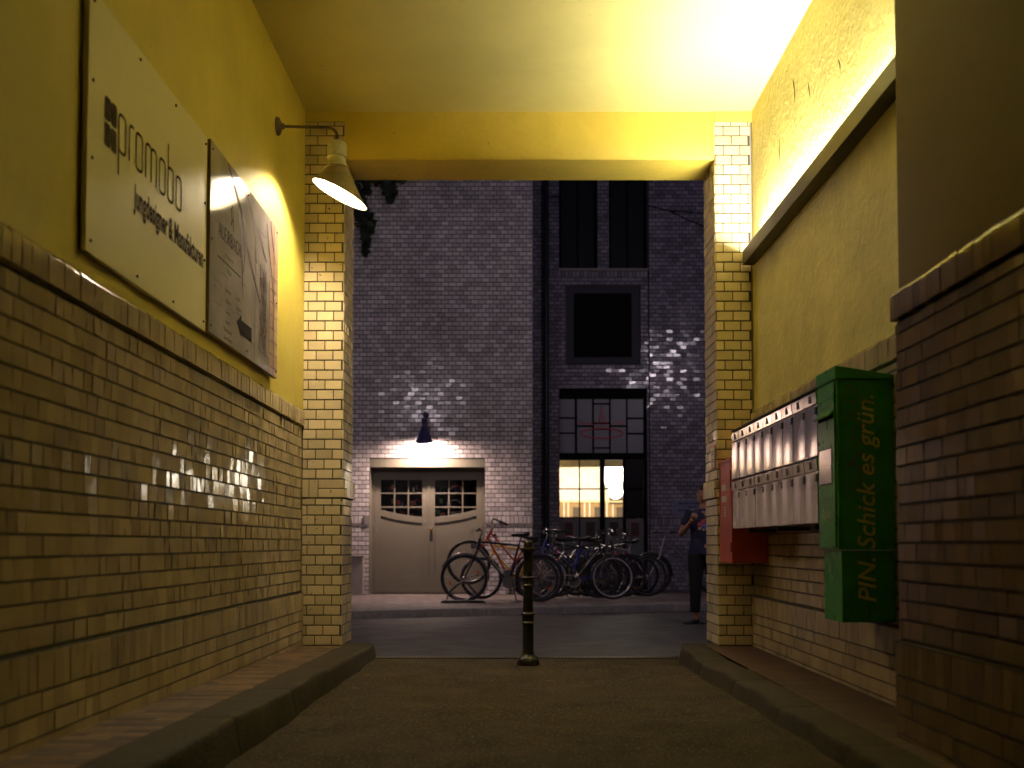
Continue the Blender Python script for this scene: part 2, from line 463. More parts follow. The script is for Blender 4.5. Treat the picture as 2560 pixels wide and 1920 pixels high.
def brickfield(mb, O, U, N, u0, u1, v0, v1, rh=0.077, bw=0.13, jh=0.009, jv=0.004, phase=0.0, holes=(), soldiers=(),
               tilt=0.014, stretch=0.0, irr=0.0, seed=1, mi=0, d=0.006, widths=None, sw=0.074):
    rr = random.Random(seed)
    O = Vector(O); U = Vector(U); N = Vector(N)
    sol = sorted(soldiers)
    v = v0; row = 0
    while v < v1 - 0.012:
        s = next((q for q in sol if q[0] <= v + 0.02 < q[1]), None)
        vt = min(v + rh, v1)
        if s: vt = s[1]
        else:
            for q in sol:
                if v < q[0] < vt + 0.03 and vt > q[0] - 0.03: vt = q[0]
        mid = (v + vt) / 2
        iv = [(u0, u1)]
        for h in holes:
            if h[1] < mid < h[3]:
                nv = []
                for a, b in iv:
                    if h[2] <= a or h[0] >= b: nv.append((a, b)); continue
                    if h[0] > a: nv.append((a, h[0]))
                    if h[2] < b: nv.append((h[2], b))
                iv = nv
        for a, b in iv:
            if s: w = sw; u = a
            else:
                w = bw; u = a - (w * (0.5 if row % 2 else 0.0) + phase + (rr.uniform(-irr, irr) if irr else 0)) % w
            while u < b - 0.004:
                ww = w if (s or not widths) else rr.choice(widths) * rr.uniform(.95, 1.05)
                if not s and rr.random() < stretch: ww = w * 2
                x0 = max(u, a); x1 = min(u + ww, b)
                if x1 - x0 > 0.018:
                    brick(mb, O, U, N, x0 + jv / 2, v + jh / 2, x1 - jv / 2, vt - jh / 2, mi, d, tilt, 0.0028 if jv > .004 else .0016, rr, None if jv > .002 else .0007)
                u += ww
        v = vt; row += 1

WMIX = (0.068, 0.068, 0.098, 0.128)
def wallboxes(mb, u0, u1, v0, v1, holes, place, mi=0):
    """solid wall body cut into a grid round its openings; place(ua,va,ub,vb) adds a box"""
    us = sorted({u0, u1, *[min(max(h[i], u0), u1) for h in holes for i in (0, 2)]})
    vs = sorted({v0, v1, *[min(max(h[i], v0), v1) for h in holes for i in (1, 3)]})
    for a, b in zip(us, us[1:]):
        for c, d in zip(vs, vs[1:]):
            mu, mv = (a + b) / 2, (c + d) / 2
            if any(h[0] < mu < h[2] and h[1] < mv < h[3] for h in holes): continue
            place(a, c, b, d)

def capstones(mb, O, U, N, u0, u1, z0, z1, proud=0.022, seed=3, back=0.02):
    """soldier course with rounded tops"""
    rr = random.Random(seed); O = Vector(O); U = Vector(U); N = Vector(N); V = Vector((0, 0, 1))
    u = u0
    flip = U.cross(V).dot(N) < 0
    while u < u1 - 0.02:
        w = 0.066 + rr.uniform(-0.003, 0.003); ue = min(u + w, u1)
        p = proud + rr.uniform(-0.002, 0.002); a = rr.gauss(0, 0.012); t = rr.random()
        zt = z1 + rr.uniform(-0.003, 0.002)
        prof = [(-back, z0), (p, z0 + 0.002), (p + a * 0.1, zt - 0.03), (p - 0.005, zt - 0.014), (p - 0.014, zt - 0.004), (p - 0.026, zt), (-back, zt)]
        A = [O + U * (u + 0.0016) + N * q + V * z for q, z in prof]
        B = [O + U * (ue - 0.0016) + N * (q + rr.gauss(0, 0.0004)) + V * z for q, z in prof]
        n = len(prof)
        fs = [(i, i + n, i + 1 + n, i + 1) for i in range(n - 1)] + [tuple(range(n)), tuple(range(2 * n - 1, n - 1, -1))]
        if not flip: fs = [f[::-1] for f in fs]
        mb.add(A + B, fs, 0, t)
        u = ue

X_, Y_, Z_ = Vector((1, 0, 0)), Vector((0, 1, 0)), Vector((0, 0, 1))
XL, XR, XP = -1.65, 1.84, 1.56          # left wall, right bay wall, right pier / pillar face
XLI = -1.335                            # inner face of the left pillar
Y0, Y1, Y2 = 2.3, 7.9, 8.36            # tunnel start, pillar front, street front
ZC = 4.28
def fl(y): return 0.008 * max(0, Y1 - y)          # passage floor rises slightly towards the yard
def sl(y): return 0.112 + 0.0206 * max(0, Y1 - y) # left footway
def sr(y): return 0.112 + 0.001 * max(0, Y1 - y)  # right footway

# ================================================================== SETTING: ground
mb = MB()
ny = 60
xs = [-1.4 + 2.9 * i / 12 for i in range(13)]
ys = [-8] + [Y0 + (8.02 - Y0) * j / ny for j in range(ny + 1)]
vs = [(x, y, fl(max(y, Y0)) + 0.006 * noise.noise(Vector((x * 1.5, y * 1.5, 0))) * (0 if y > 8.0 else 1)) for y in ys for x in xs]
n = len(xs)
mb.add(vs, [(j * n + i, j * n + i + 1, (j + 1) * n + i + 1, (j + 1) * n + i) for j in range(len(ys) - 1) for i in range(n - 1)])
struct(mb.build("passage_floor", ASPHALT, smooth=60), "worn grey asphalt driveway inside the gateway")

KX0, KY0, KS = -2.224, 13.63, 0.368
def ky(x): return KY0 + (x - KX0) * KS
mb = MB()
xs = [-14 + 28 * i / 40 for i in range(41)]
vs = []
for x in xs:
    yk = max(ky(x), 8.9)
    for f in (0, .25, .5, .75, 1): vs.append((x, 8.02 + (yk - 8.02) * f, -0.11 * f))
mb.add(vs, [(i * 5 + j, (i + 1) * 5 + j, (i + 1) * 5 + j + 1, i * 5 + j + 1) for i in range(40) for j in range(4)])
struct(mb.build("street", ROADM, smooth=60), "dark asphalt street crossing beyond the gateway")

mb = MB()
vs = []
for x in xs: vs += [(x, max(ky(x), 8.9) + 0.26, 0.0), (x, 30, 0.0)]
mb.add(vs, [(i * 2, i * 2 + 2, i * 2 + 3, i * 2 + 1) for i in range(40)])
struct(mb.build("far_pavement", PAVE_FAR), "paved footway in front of the brick building across the street")
mb = MB()
mb.box(-60, -40, -0.40, 60, 60, -0.30)
struct(mb.build("ground", OUTER), "ground under the street and yards")

def kerbrun(mb, pts, depth, side, zt, zb, seg=8, amp=0.012, seed=0):
    """stones between consecutive plan points; profile with a worn round edge; side = +1/-1 gives where the footway lies"""
    for k in range(len(pts) - 1):
        a = Vector(pts[k]); b = Vector(pts[k + 1]); d = (b - a).normalized(); nn = Vector((-d.y, d.x)) * side
        a = a + d * 0.004; b = b - d * 0.004
        rows = []
        for i in range(seg + 1):
            f = i / seg; c = a.lerp(b, f)
            endr = 0.010 if i in (0, seg) else 0.0
            ztv = zt(c.y) if callable(zt) else zt
            zbv = (zb(c.y) if callable(zb) else zb) - 0.03
            o = amp * noise.noise(Vector((c.x * 2.3 + seed, c.y * 2.3, 1))) + amp * .5 * noise.noise(Vector((c.x * 7 + seed, c.y * 7, 5)))
            dz = amp * .7 * noise.noise(Vector((c.x * 2 + seed, c.y * 2, 9)))
            prof = [(-0.02 + o, zbv), (-0.002 + o + endr, ztv - 0.030 + dz), (0.002 + o + endr, ztv - 0.010 + dz), (0.010 + o + endr, ztv - 0.002 + dz - endr * .5), (0.030 + o, ztv + dz - endr * .5), (depth, ztv + dz * .4 - endr * .3), (depth, zbv)]
            rows.append([Vector((c.x + nn.x * q, c.y + nn.y * q, z)) for q, z in prof])
        m = len(rows[0]); vs = [v for r in rows for v in r]
        fs = []
        for i in range(seg):
            for j in range(m - 1):
                f = (i * m + j, (i + 1) * m + j, (i + 1) * m + j + 1, i * m + j + 1)
                fs.append(f if side > 0 else f[::-1])
        e0 = tuple(range(m)); e1 = tuple(range(seg * m, seg * m + m))[::-1]
        fs += [e0, e1] if side > 0 else [e0[::-1], e1[::-1]]
        mb.add(vs, fs)

mb = MB()
kerbrun(mb, [(-1.115, 8.14), (-1.10, 7.35), (-1.115, 6.3), (-1.12, 5.2), (-1.12, 4.2), (-1.13, 3.1), (-1.14, 2.3)], 0.215, -1, sl, fl, seed=2, amp=0.022)
struct(mb.build("left_kerb", KERB, smooth=50), "granite kerb of the left footway inside the gateway")
mb = MB()
kerbrun(mb, [(1.30, 8.10), (1.255, 7.7), (1.24, 6.9), (1.26, 5.95), (1.275, 5.0), (1.28, 4.0), (1.285, 3.0), (1.29, 2.3)], 0.19, 1, sr, fl, seed=11, amp=0.03)
struct(mb.build("right_kerb", KERB, smooth=50), "worn granite kerb of the right footway inside the gateway")
mb = MB()
kp = [(x, ky(x)) for x in (-13, -11.5, -10, -8.6, -7.2, -5.9, -4.7, -3.6, -2.55, -1.45, -.4, .75, 1.85, 2.9, 4.0, 5.2, 6.4, 7.6, 9, 10.5, 12, 13.5)]
kerbrun(mb, kp, 0.262, 1, 0.0, -0.10, seed=5, amp=0.012)
struct(mb.build("far_kerb", KERB_FAR, smooth=50), "stone kerb of the footway across the street")

mb = MB()
for (xa, xb) in ((-1.33, XL),):
    yy = [Y0 + (8.13 - Y0) * i / 40 for i in range(41)]
    vs = []
    for y in yy: vs += [(XL, y, sl(y) - 0.003), (-1.325, y, sl(y) - 0.003)]
    mb.add(vs, [(2 * i, 2 * i + 1, 2 * i + 3, 2 * i + 2) for i in range(40)])
    mb.box(XL, 8.13, -0.1, -1.325, 8.14, 0.109)
struct(mb.build("left_footway", PAVE_L), "brown clinker footway along the left wall of the gateway")
mb = MB()
vs = []
for y in yy: vs += [(1.462, y, sr(y) - 0.003), (XR, y, sr(y) - 0.003)]
mb.add(vs, [(2 * i, 2 * i + 1, 2 * i + 3, 2 * i + 2) for i in range(40)])
mb.box(1.47, 8.13, -0.1, XR, 8.14, 0.109)
struct(mb.build("right_footway", PAVE_R), "red clinker footway along the right wall of the gateway")

# ================================================================== gateway shell
mb = MB()
mb.box(-1.95, Y0, ZC, 2.15, Y1 + 0.02, ZC + 0.25)
struct(mb.build("ceiling", CEIL), "yellow plastered ceiling of the gateway")

gb = thing("gateway_building", "rendered building mass the yellow gateway runs through", "building")
MB().box(-14, Y0, -0.2, -1.955, Y2 - 0.01, 13).build("side_block", OUTER, gb)
MB().box(2.155, Y0, -0.2, 14, Y2 - 0.01, 13).build("side_block", OUTER, gb)
MB().box(-14, -12, -0.2, -5.5, Y0 - .01, 13).build("yard_wing", OUTER, gb)
MB().box(5.5, -12, -0.2, 14, Y0 - .01, 13).build("yard_wing", OUTER, gb)
MB().box(-5.49, -12, -0.2, 5.49, -8, 13).build("yard_wing", OUTER, gb)
MB().box(-5.49, -7.99, 6.0, 5.49, Y0 - .02, 6.4).build("sky_blocker", OUTER, gb)  # unseen slab added to keep sky light off the near end
MB().box(-1.955, Y0, ZC + 0.255, 2.155, Y2 - 0.01, 13).build("upper_storeys", OUTER, gb)

# left wall
ZCAP0, ZCAP1 = 1.80, 1.925
lw = thing("passage_wall", "long left gateway wall, yellow plaster over a glossy tiled dado", "wall", (XL, 0, 0))
lw.location = (0, 0, 0)
MB().box(XL - 0.2, Y0, ZCAP0, XL + 0.005, Y1 + 0.02, ZC + 0.01).build("plaster", YELLOW, lw)
mb = MB()
mb.box(XL - 0.2, Y0, -0.1, XL - 0.003, Y1, ZCAP0 - 0.006, 1)
mb.box(XL - 0.003, Y0, -0.1, XL + 0.014, Y1, 0.520, 1)
brickfield(mb, (XL - 0.003, 0, 0), Y_, X_, Y0, Y1 - 0.002, 0.53, ZCAP0 - 0.012, rh=0.0785, jh=0.007, jv=0.0005, irr=0.03, widths=WMIX, sw=0.064, seed=21, tilt=0.032, d=0.005)
brickfield(mb, (XL + 0.014, 0, 0), Y_, X_, Y0, Y1 - 0.002, 0.075, 0.520, rh=0.077, jh=0.007, jv=0.0005, irr=0.03, widths=WMIX, sw=0.064, seed=22, tilt=0.016, soldiers=[(0.383, 0.520)])
mb.build("tiled_dado", [GLAZE, MORTAR], lw)
mb = MB(); capstones(mb, (XL, 0, 0), Y_, X_, Y0, Y1 - 0.002, ZCAP0, ZCAP1, 0.020, 31)
mb.build("dado_cap", GLAZE, lw, smooth=35)

# right bay wall
rw = thing("passage_wall", "recessed right gateway wall behind the mailboxes, yellow plaster over tiles", "wall")
MB().box(XR + 0.012, 4.0, ZCAP0, XR + 0.25, Y1 + 0.02, ZC + 0.01).build("plaster", YELLOW_ROUGH, rw)
mb = MB()
mb.box(XR + 0.003, 4.0, -0.1, XR + 0.25, Y1, ZCAP0 - 0.02, 1)
mb.box(XR - 0.014, 4.0, -0.1, XR + 0.003, Y1, 0.49, 1)
brickfield(mb, (XR + 0.003, 0, 0), Y_, -X_, 4.18, Y1 - 0.002, 0.50, ZCAP0 - 0.03, rh=0.077, jh=0.007, jv=0.0005, irr=0.03, widths=WMIX, sw=0.064, seed=23)
brickfield(mb, (XR - 0.014, 0, 0), Y_, -X_, 4.18, Y1 - 0.002, 0.055, 0.49, rh=0.077, jh=0.007, jv=0.0005, irr=0.03, widths=WMIX, sw=0.064, seed=24, soldiers=[(0.355, 0.49)])
mb.build("tiled_dado", [GLAZE, MORTAR], rw)
mb = MB(); capstones(mb, (XR, 0, 0), Y_, -X_, 4.18, Y1 - 0.002, ZCAP0 - 0.02, ZCAP1 - 0.01, 0.020, 32)
mb.build("dado_cap", GLAZE, rw, smooth=35)

SCAR = mat('plaster_scar', (.10, .06, .015), .9, spec=.1)
rr = random.Random(19); Mk = M3((0, 1, 0), (0, 0, 1), (1, 0, 0), (XR + .0105, 0, 0))
for (y, z, n_) in ((7.05, 3.72, 3), (6.35, 3.80, 3), (5.75, 3.66, 2), (6.7, 3.98, 4), (5.2, 3.9, 3), (7.4, 3.45, 2)):
    pts = [(y, z)]
    for q in range(n_): pts.append((pts[-1][0] + rr.uniform(-.03, .03), pts[-1][1] - rr.uniform(.03, .06)))
    mb = MB(); ribbon(mb, pts, [.008] + [.020] * (n_ - 1) + [.006], Mk, -.003); mb.build("scar", SCAR, rw)

# right near pier (projecting)
rp = thing("passage_wall", "shade-darkened projecting right wall nearest the viewer, plaster over tiles", "wall")
MB().box(XP + 0.012, Y0, ZCAP0, 2.14, 4.165, ZC - 0.001).build("plaster", PLASTER_SHADE, rp, bev=0.006)
mb = MB()
mb.box(XP + 0.003, Y0, -0.1, 2.14, 4.17, ZCAP0 - 0.006, 1)
mb.box(XP - 0.014, Y0, -0.1, XP + 0.003, 4.175, 0.50, 1)
brickfield(mb, (XP + 0.003, 0, 0), Y_, -X_, Y0, 4.17, 0.51, ZCAP0 - 0.012, rh=0.077, jh=0.008, jv=0.0006, irr=0.03, widths=WMIX, sw=0.064, seed=25)
brickfield(mb, (XP - 0.014, 0, 0), Y_, -X_, Y0, 4.175, 0.055, 0.50, rh=0.077, jh=0.008, jv=0.0006, irr=0.03, widths=WMIX, sw=0.064, seed=26, soldiers=[(0.365, 0.50)])
mb.build("tiled_dado", [GLAZE_SHADE, MORTAR], rp)
mb = MB(); capstones(mb, (XP, 0, 0), Y_, -X_, Y0, 4.178, ZCAP0, ZCAP1, 0.020, 33)
mb.build("dado_cap", GLAZE_SHADE, rp, smooth=35)

# pillars
def pillar(label, xa, xb, inner, phase, seed):
    t = thing("brick_pillar", label, "pillar", (0, 0, 0), group="glazed brick pillars of the gateway")
    mb = MB()
    e = 0.004
    mb.box(xa + e, Y1 + e, 0.0, xb - e, Y2, 4.20, 1)
    zt = 4.20
    for s0, s1 in ((0.112, 1.245), (1.392, zt)):
        brickfield(mb, (0, Y1 + e, 0), X_, -Y_, xa + 0.001, xb - 0.001, s0, s1, phase=phase, seed=seed, jh=0.008, jv=0.006, tilt=0.010, irr=0.004)
        if inner > 0: brickfield(mb, (xb - e, 0, 0), Y_, X_, Y1 + 0.001, Y2, s0, s1, seed=seed + 1, jh=0.007, jv=0.003, tilt=0.022, irr=0.02)
        else: brickfield(mb, (xa + e, 0, 0), Y_, -X_, Y1 + 0.001, Y2, s0, s1, seed=seed + 1, jh=0.007, jv=0.003, tilt=0.022, irr=0.02)
    mb.build("brickwork", [GLAZE_P, MORTAR], t)
    # projecting band of upright bricks
    mb = MB(); rr = random.Random(seed + 5)
    za, zb = 1.247, 1.390; pr = 0.022
    if inner > 0:
        mb.box(xa + 0.002, Y1 - 0.002, za, xb + pr - 0.006, Y2 + pr, zb, 1)
        O, N, U = (xb + pr - 0.006, 0, 0), X_, Y_
    else:
        mb.box(xa - pr + 0.006, Y1 - 0.002, za, xb - 0.002, Y2 + pr, zb, 1)
        O, N, U = (xa - pr + 0.006, 0, 0), -X_, Y_
    ya = Y1
    for (a, b) in ((za, (za + zb) / 2), ((za + zb) / 2, zb)):
        brick(mb, Vector(O), U, N, ya, a + .003, ya + .075, b - .003, tilt=.03, rr=rr)
    u = ya + .078
    while u < Y2 + pr - .02:
        ue = min(u + .066, Y2 + pr); brick(mb, Vector(O), U, N, u, za + .003, ue - .003, zb - .003, tilt=.03, rr=rr); u = ue
    # front face of the band: upright pieces by the wall, stretchers at the edge
    if inner > 0:
        ed = [(xa + .004, xa + .055), (xa + .058, xa + .125)]; st = (xa + .129, xb + pr - .008)
    else:
        ed = [(xb - .055, xb - .004), (xb - .125, xb - .058)]; st = (xa - pr + .008, xb - .129)
    Of = Vector((0, Y1 - .002, 0))
    for a, b in ed: brick(mb, Of, X_, -Y_, a, za + .003, b, zb - .003, tilt=.01, rr=rr)
    for a, b in ((za, (za + zb) / 2), ((za + zb) / 2, zb)): brick(mb, Of, X_, -Y_, st[0], a + .003, st[1], b - .003, tilt=.01, rr=rr)
    mb.build("band", [GLAZE_P, MORTAR], t)
    MB().box(xa - (0.3 if inner > 0 else 0), Y1 - 0.001, 4.20, xb + (0 if inner > 0 else 0.3), Y2, ZC + 0.001).build("plaster_head", YELLOW, t, bev=0.004)
    return t
pillar("left glazed brick pillar beside the tilted wall lamp", XL, XLI, 1, 0.025, 41)
pillar("right glazed brick pillar, brightly lit at its top above the red box", XP, XR, -1, 0.0, 51)
# masonry filling beside the pillars up to the building blocks
MB().box(-1.955, Y1 + 0.03, -0.1, XL - 0.003, Y2 - 0.005, ZC + .25).build("return_wall", OUTER, gb)
MB().box(XR + 0.003, Y1 + 0.03, -0.1, 2.155, Y2 - 0.005, ZC + .25).build("return_wall", OUTER, gb)

# beam
mb = MB()
seg = 60; rows = 10
def bz(z): return z
vs = []
for i in range(seg + 1):
    x = XLI + 0.001 + (XP - XLI - 0.002) * i / seg
    e = 0.006 * noise.noise(Vector((x * 2, 0, 3)))
    vs += [(x, Y1 + 0.012 + .004 * noise.noise(Vector((x * 3, 1, 1))), ZC + 0.25), (x, Y1 + 0.008 + 0.006 * noise.noise(Vector((x * 2, 5, 0))), 4.08), (x, Y1 + 0.012 + e, 3.925), (x, Y1 + 0.026, 3.906 + e * .5), (x, Y2, 3.898), (x, Y2, ZC + .25)]
fs = [(i * 6 + j, i * 6 + j + 1, (i + 1) * 6 + j + 1, (i + 1) * 6 + j) for i in range(seg) for j in range(5)]
fs += [tuple(range(6))[::-1], tuple(range(seg * 6, seg * 6 + 6))]
mb.add(vs, fs)
tag(mb.build("beam", YELLOW_BEAM, smooth=40), "yellow plastered beam spanning the two brick pillars", "beam")

# drain channel
DRAINB = mat("worn_drain_bar", (0.16, 0.14, 0.12), .5, metal=.5)
t = thing("drain_grate", "narrow slotted metal drain across the driveway behind the bollard", "drain", (0, 8.05, 0.0))
MB().box(-1.09, -0.045, -0.05, 1.27, 0.055, 0.003).build("channel", VOIDW, t)
mb = MB()
for i in range(98): mb.box(-1.09 + i * .024, -.035, .003, -1.078 + i * .024, .045, .0075)
mb.box(-1.09, -.045, .003, 1.27, -.036, .008); mb.box(-1.09, .046, .003, 1.27, .055, .008)
mb.build("slotted_cover", DRAINB, t)

# ================================================================== light trough on the right wall
t = thing("light_trough", "long steel uplight trough bracketed to the upper right wall", "light", (XR, 4.5, 3.05))
t.location = (0, 0, 0)
mb = MB()
xa = 1.762
mb.box(xa, 4.2, 3.05, xa + .004, 7.86, 3.158); mb.box(xa + .0045, 4.2, 3.05, 1.858, 7.86, 3.056); mb.box(xa + .0045, 7.855, 3.057, 1.858, 7.86, 3.15)
mb.build("housing", TROUGH, t, bev=0.0015)
mb = MB(); mb.tube([(1.806, 4.35, 3.124), (1.806, 5.82, 3.124)], 0.019, 10); mb.build("fluorescent_tube", TUBE_OLD, t, smooth=40)
mb = MB(); mb.tube([(1.806, 5.9, 3.124), (1.806, 7.60, 3.124)], 0.019, 10); mb.build("fluorescent_tube", TUBE_M, t, smooth=40)

# ================================================================== wall lamp in the gateway
t = thing("wall_lamp", "lit enamel gooseneck lamp with slanted shade on the left gateway wall", "lamp", (XL + 0.005, 6.96, 3.772))
RX = M3((0, 0, -1), (0, 1, 0), (1, 0, 0), (0, 0, 0))
mb = MB(); mb.lathe([(0.062, 0), (0.064, 0.008), (0.058, 0.018), (0.040, 0.026), (0.022, 0.034), (0.020, 0.05)], RX, 20); mb.build("rosette", IRON, t, smooth=40)
arm = [(0.03, 0, 0), (0.20, 0, -0.006), (0.36, 0, -0.015)] + [(0.36 + .055 * math.sin(a), 0, -0.015 - .055 * (1 - math.cos(a))) for a in [i * PI / 12 for i in range(1, 7)]] + [(0.417, 0, -0.12)]
mb = MB(); mb.tube(arm, 0.0105, 10); mb.build("arm", IRON, t, smooth=50)
nx = 0.417
Mn = Matrix.Translation((nx, 0, 0))
mb = MB(); mb.lathe([(0.012, -0.10), (0.036, -0.104), (0.060, -0.122), (0.067, -0.145), (0.067, -0.19), (0.066, -0.21), (0.070, -0.214), (0.070, -0.222), (0.060, -0.226), (0.058, -0.25), (0.062, -0.27), (0.072, -0.286)], Mn, 24)
mb.build("socket", LAMP_N, t, smooth=40)
def shade(parent, nx, ztop, rt, mc, mr, slope, name="shade", mo=LAMP_P, thick=0.004):
    """skewed cone from a level neck ring to a slanted mouth ellipse, white inside"""
    seg = 40
    def ring(f, off):
        out = []
        for k in range(seg):
            a = 2 * PI * k / seg; c, s = math.cos(a), math.sin(a)
            top = Vector((nx + (rt - off) * c, (rt - off) * s, ztop))
            r = mr - off
            bot = Vector((mc[0] + r * c, mc[1] + r * s, mc[2] - slope * r * c))
            p = top.lerp(bot, f)
            bulge = 0.012 * math.sin(PI * min(1, f))
            p += Vector((c, s, 0)) * -bulge * 0.5
            out.append(p)
        return out
    F = [0, .12, .25, .4, .55, .7, .85, 1.0]
    mb = MB(); vs = []
    for f in F: vs += ring(f, 0)
    lip = [v + Vector((0, 0, -0.004)) for v in ring(1.0, -0.003)]
    vs += lip
    n = len(F)
    fs = [(i * seg + k, (i + 1) * seg + k, (i + 1) * seg + (k + 1) % seg, i * seg + (k + 1) % seg) for i in range(n) for k in range(seg)]
    mb.add(vs, fs, 0)
    vs = []
    for f in F: vs += ring(f, thick)
    vs += [v + Vector((0, 0, -0.004)) for v in ring(1.0, -0.002)]
    fs = [(i * seg + k, i * seg + (k + 1) % seg, (i + 1) * seg + (k + 1) % seg, (i + 1) * seg + k) for i in range(n) for k in range(seg)]
    mb.add(vs, fs, 1)
    mb.add([Vector((nx + (rt - thick) * math.cos(2 * PI * k / seg), (rt - thick) * math.sin(2 * PI * k / seg), ztop - 0.001)) for k in range(seg)], [tuple(range(seg))], 1)
    return mb.build(name, [mo, LAMP_IN], parent, smooth=40)
mb = MB(); mb.lathe([(0.072, -0.286), (0.086, -0.292), (0.086, -0.300), (0.080, -0.306)], Mn, 24)
for a in (0.5, 2.6, 4.7): mb.box(-.008, -.008, -.31, .008, .008, -.294, M=Matrix.Translation((nx + .084 * math.cos(a), .084 * math.sin(a), 0)))
mb.build("collar", LAMP_P, t, smooth=40)
shade(t, nx, -0.300, 0.080, (nx + 0.020, 0, -0.474), 0.183, 0.50)
mb = MB(); mb.lathe([(0.016, -0.303), (0.020, -0.315), (0.032, -0.335), (0.036, -0.355), (0.031, -0.375), (0.018, -0.388), (0.004, -0.392)], Mn, 16)
mb.build("bulb", BULB_M, t, smooth=60)

# ================================================================== signs on the left wall
MW = lambda y, z, x: M3((0, 1, 0), (0, 0, 1), (1, 0, 0), (x, y, z))   # surface facing +x, reading away from the viewer
t = thing("sign_board", "large pale acrylic sign lettered promobo on the left wall", "sign")
MB().box(-1.634, 3.80, 1.992, -1.612, 5.285, 3.012).build("panel", ACRYL, t, bev=0.0015)
XS = -1.6115
Ms = MW(0, 0, XS)
mb = MB()
for yy_, zz_ in ((3.955, 2.562), (4.018, 2.562), (3.955, 2.458), (4.018, 2.458)):
    w, h = .054, .092; poly = []
    for cx, cy, a0 in ((w - .012, h - .012, 0), (.012, h - .012, 90), (.012, .012, 180), (w - .012, .012, 270)):
        for k in range(4): poly.append((yy_ + cx + .012 * math.cos(R(a0 + k * 30)), zz_ + cy + .012 * math.sin(R(a0 + k * 30))))
    mb.prism(poly, 0.0, 0.002, Ms)
mb.build("logo_squares", BROWN_T, t)
def rrect(y0, z0, w, h, r, a=None):
    pts = []
    for cx, cy, a0 in ((w - r, h - r, 0), (r, h - r, 90), (r, r, 180), (w - r, r, 270)):
        for k in range(5): pts.append((y0 + cx + r * math.cos(R(a0 + k * 22.5)), z0 + cy + r * math.sin(R(a0 + k * 22.5))))
    return pts + [pts[0]]
mb = MB(); W = 0.013; xh = 0.155; zb = 2.487; lw_ = 0.074; y = 4.095; gap = .040
def st(p): ribbon(mb, p, W, Ms, 0.0016)
for chx in "promobo":
    if chx in "pob":
        st(rrect(y, zb, lw_, xh, 0.024))
    if chx == 'p': st([(y, zb + xh * .9), (y, zb - .10)])
    if chx == 'b': st([(y, zb + xh * .1), (y, zb + xh + .105)])
    if chx == 'r':
        st([(y, zb), (y, zb + xh * .8)] + [(y + .024 - .024 * math.cos(R(k * 22.5)), zb + xh - .024 + .024 * math.sin(R(k * 22.5))) for k in range(5)] + [(y + .048, zb + xh)])
    if chx == 'm':
        for q in (0, .066):
            st([(y + q, zb), (y + q, zb + xh - .024)] + [(y + q + .024 - .024 * math.cos(R(k * 22.5)), zb + xh - .024 + .024 * math.sin(R(k * 22.5))) for k in range(5)] + [(y + q + .042, zb + xh)] + [(y + q + .042 + .024 * math.sin(R(k * 22.5)), zb + xh - .024 + .024 * math.cos(R(k * 22.5))) for k in range(5)] + [(y + q + .066, zb)])
    y += {'r': .048 + gap * .7, 'm': .132 + gap}.get(chx, lw_ + gap)
mb.build("lettering", BROWN_T, t)
text("lettering", "Jungdesigner & Manufakturen", BROWN_T, t, MW(4.265, 2.315, XS), width=0.965, height=0.098, extr=.0015, weight=0.03)
for yb in (3.84, 4.32, 4.78, 5.25):
    for zb_ in ((2.03, 2.97) if yb not in (3.84, 5.25) else (2.04, 2.36, 2.66, 2.97)):
        mb = MB(); mb.lathe([(0.006, -.035), (0.006, -.0005), (0.007, 0), (0.007, .004), (0.004, .006)], M3((0, 1, 0), (0, 0, 1), (1, 0, 0), (XS, yb, zb_)), 10); mb.build("screw", STEEL_DK, t, smooth=40)

t = thing("poster_board", "glossy stone-patterned poster lettered AUERBACH with a black arrow", "poster")
MB().box(-1.628, 5.305, 2.0, -1.602, 6.835, 3.02).build("board", POSTER_E, t)
mb = MB()
mb.box(-1.6018, 5.306, 2.001, -1.6, 6.62, 3.019, 0); mb.box(-1.6018, 6.62, 2.001, -1.6, 6.834, 3.019, 1)  # second box: far strip carrying the painted tile reflection
mb.build("print", [POSTER, POSTER_REFL], t)
Mp = MW(0, 0, -1.5995)
mb = MB()
rr = random.Random(4)
# joints of the printed masonry and of the painted tile reflection
for i in range(26):
    yy_, zz_ = rr.uniform(5.33, 6.45), rr.uniform(2.02, 2.98); ln = rr.uniform(.05, .2)
    ribbon(mb, [(yy_ + ln * k / 4, zz_ + rr.uniform(-.006, .006)) for k in range(5)], .0025, Mp, .0004)
for z in [2.05 + .085 * i for i in range(8)]: ribbon(mb, [(6.62, z), (6.83, z)], .005, Mp, .0004)
ribbon(mb, [(6.235, 2.0), (6.235, 2.78)], .008, Mp, .0005)
ribbon(mb, [(6.60, 2.0), (6.60, 2.6)], .006, Mp, .0005); ribbon(mb, [(6.72, 2.0), (6.72, 3.0)], .012, Mp, .0005)
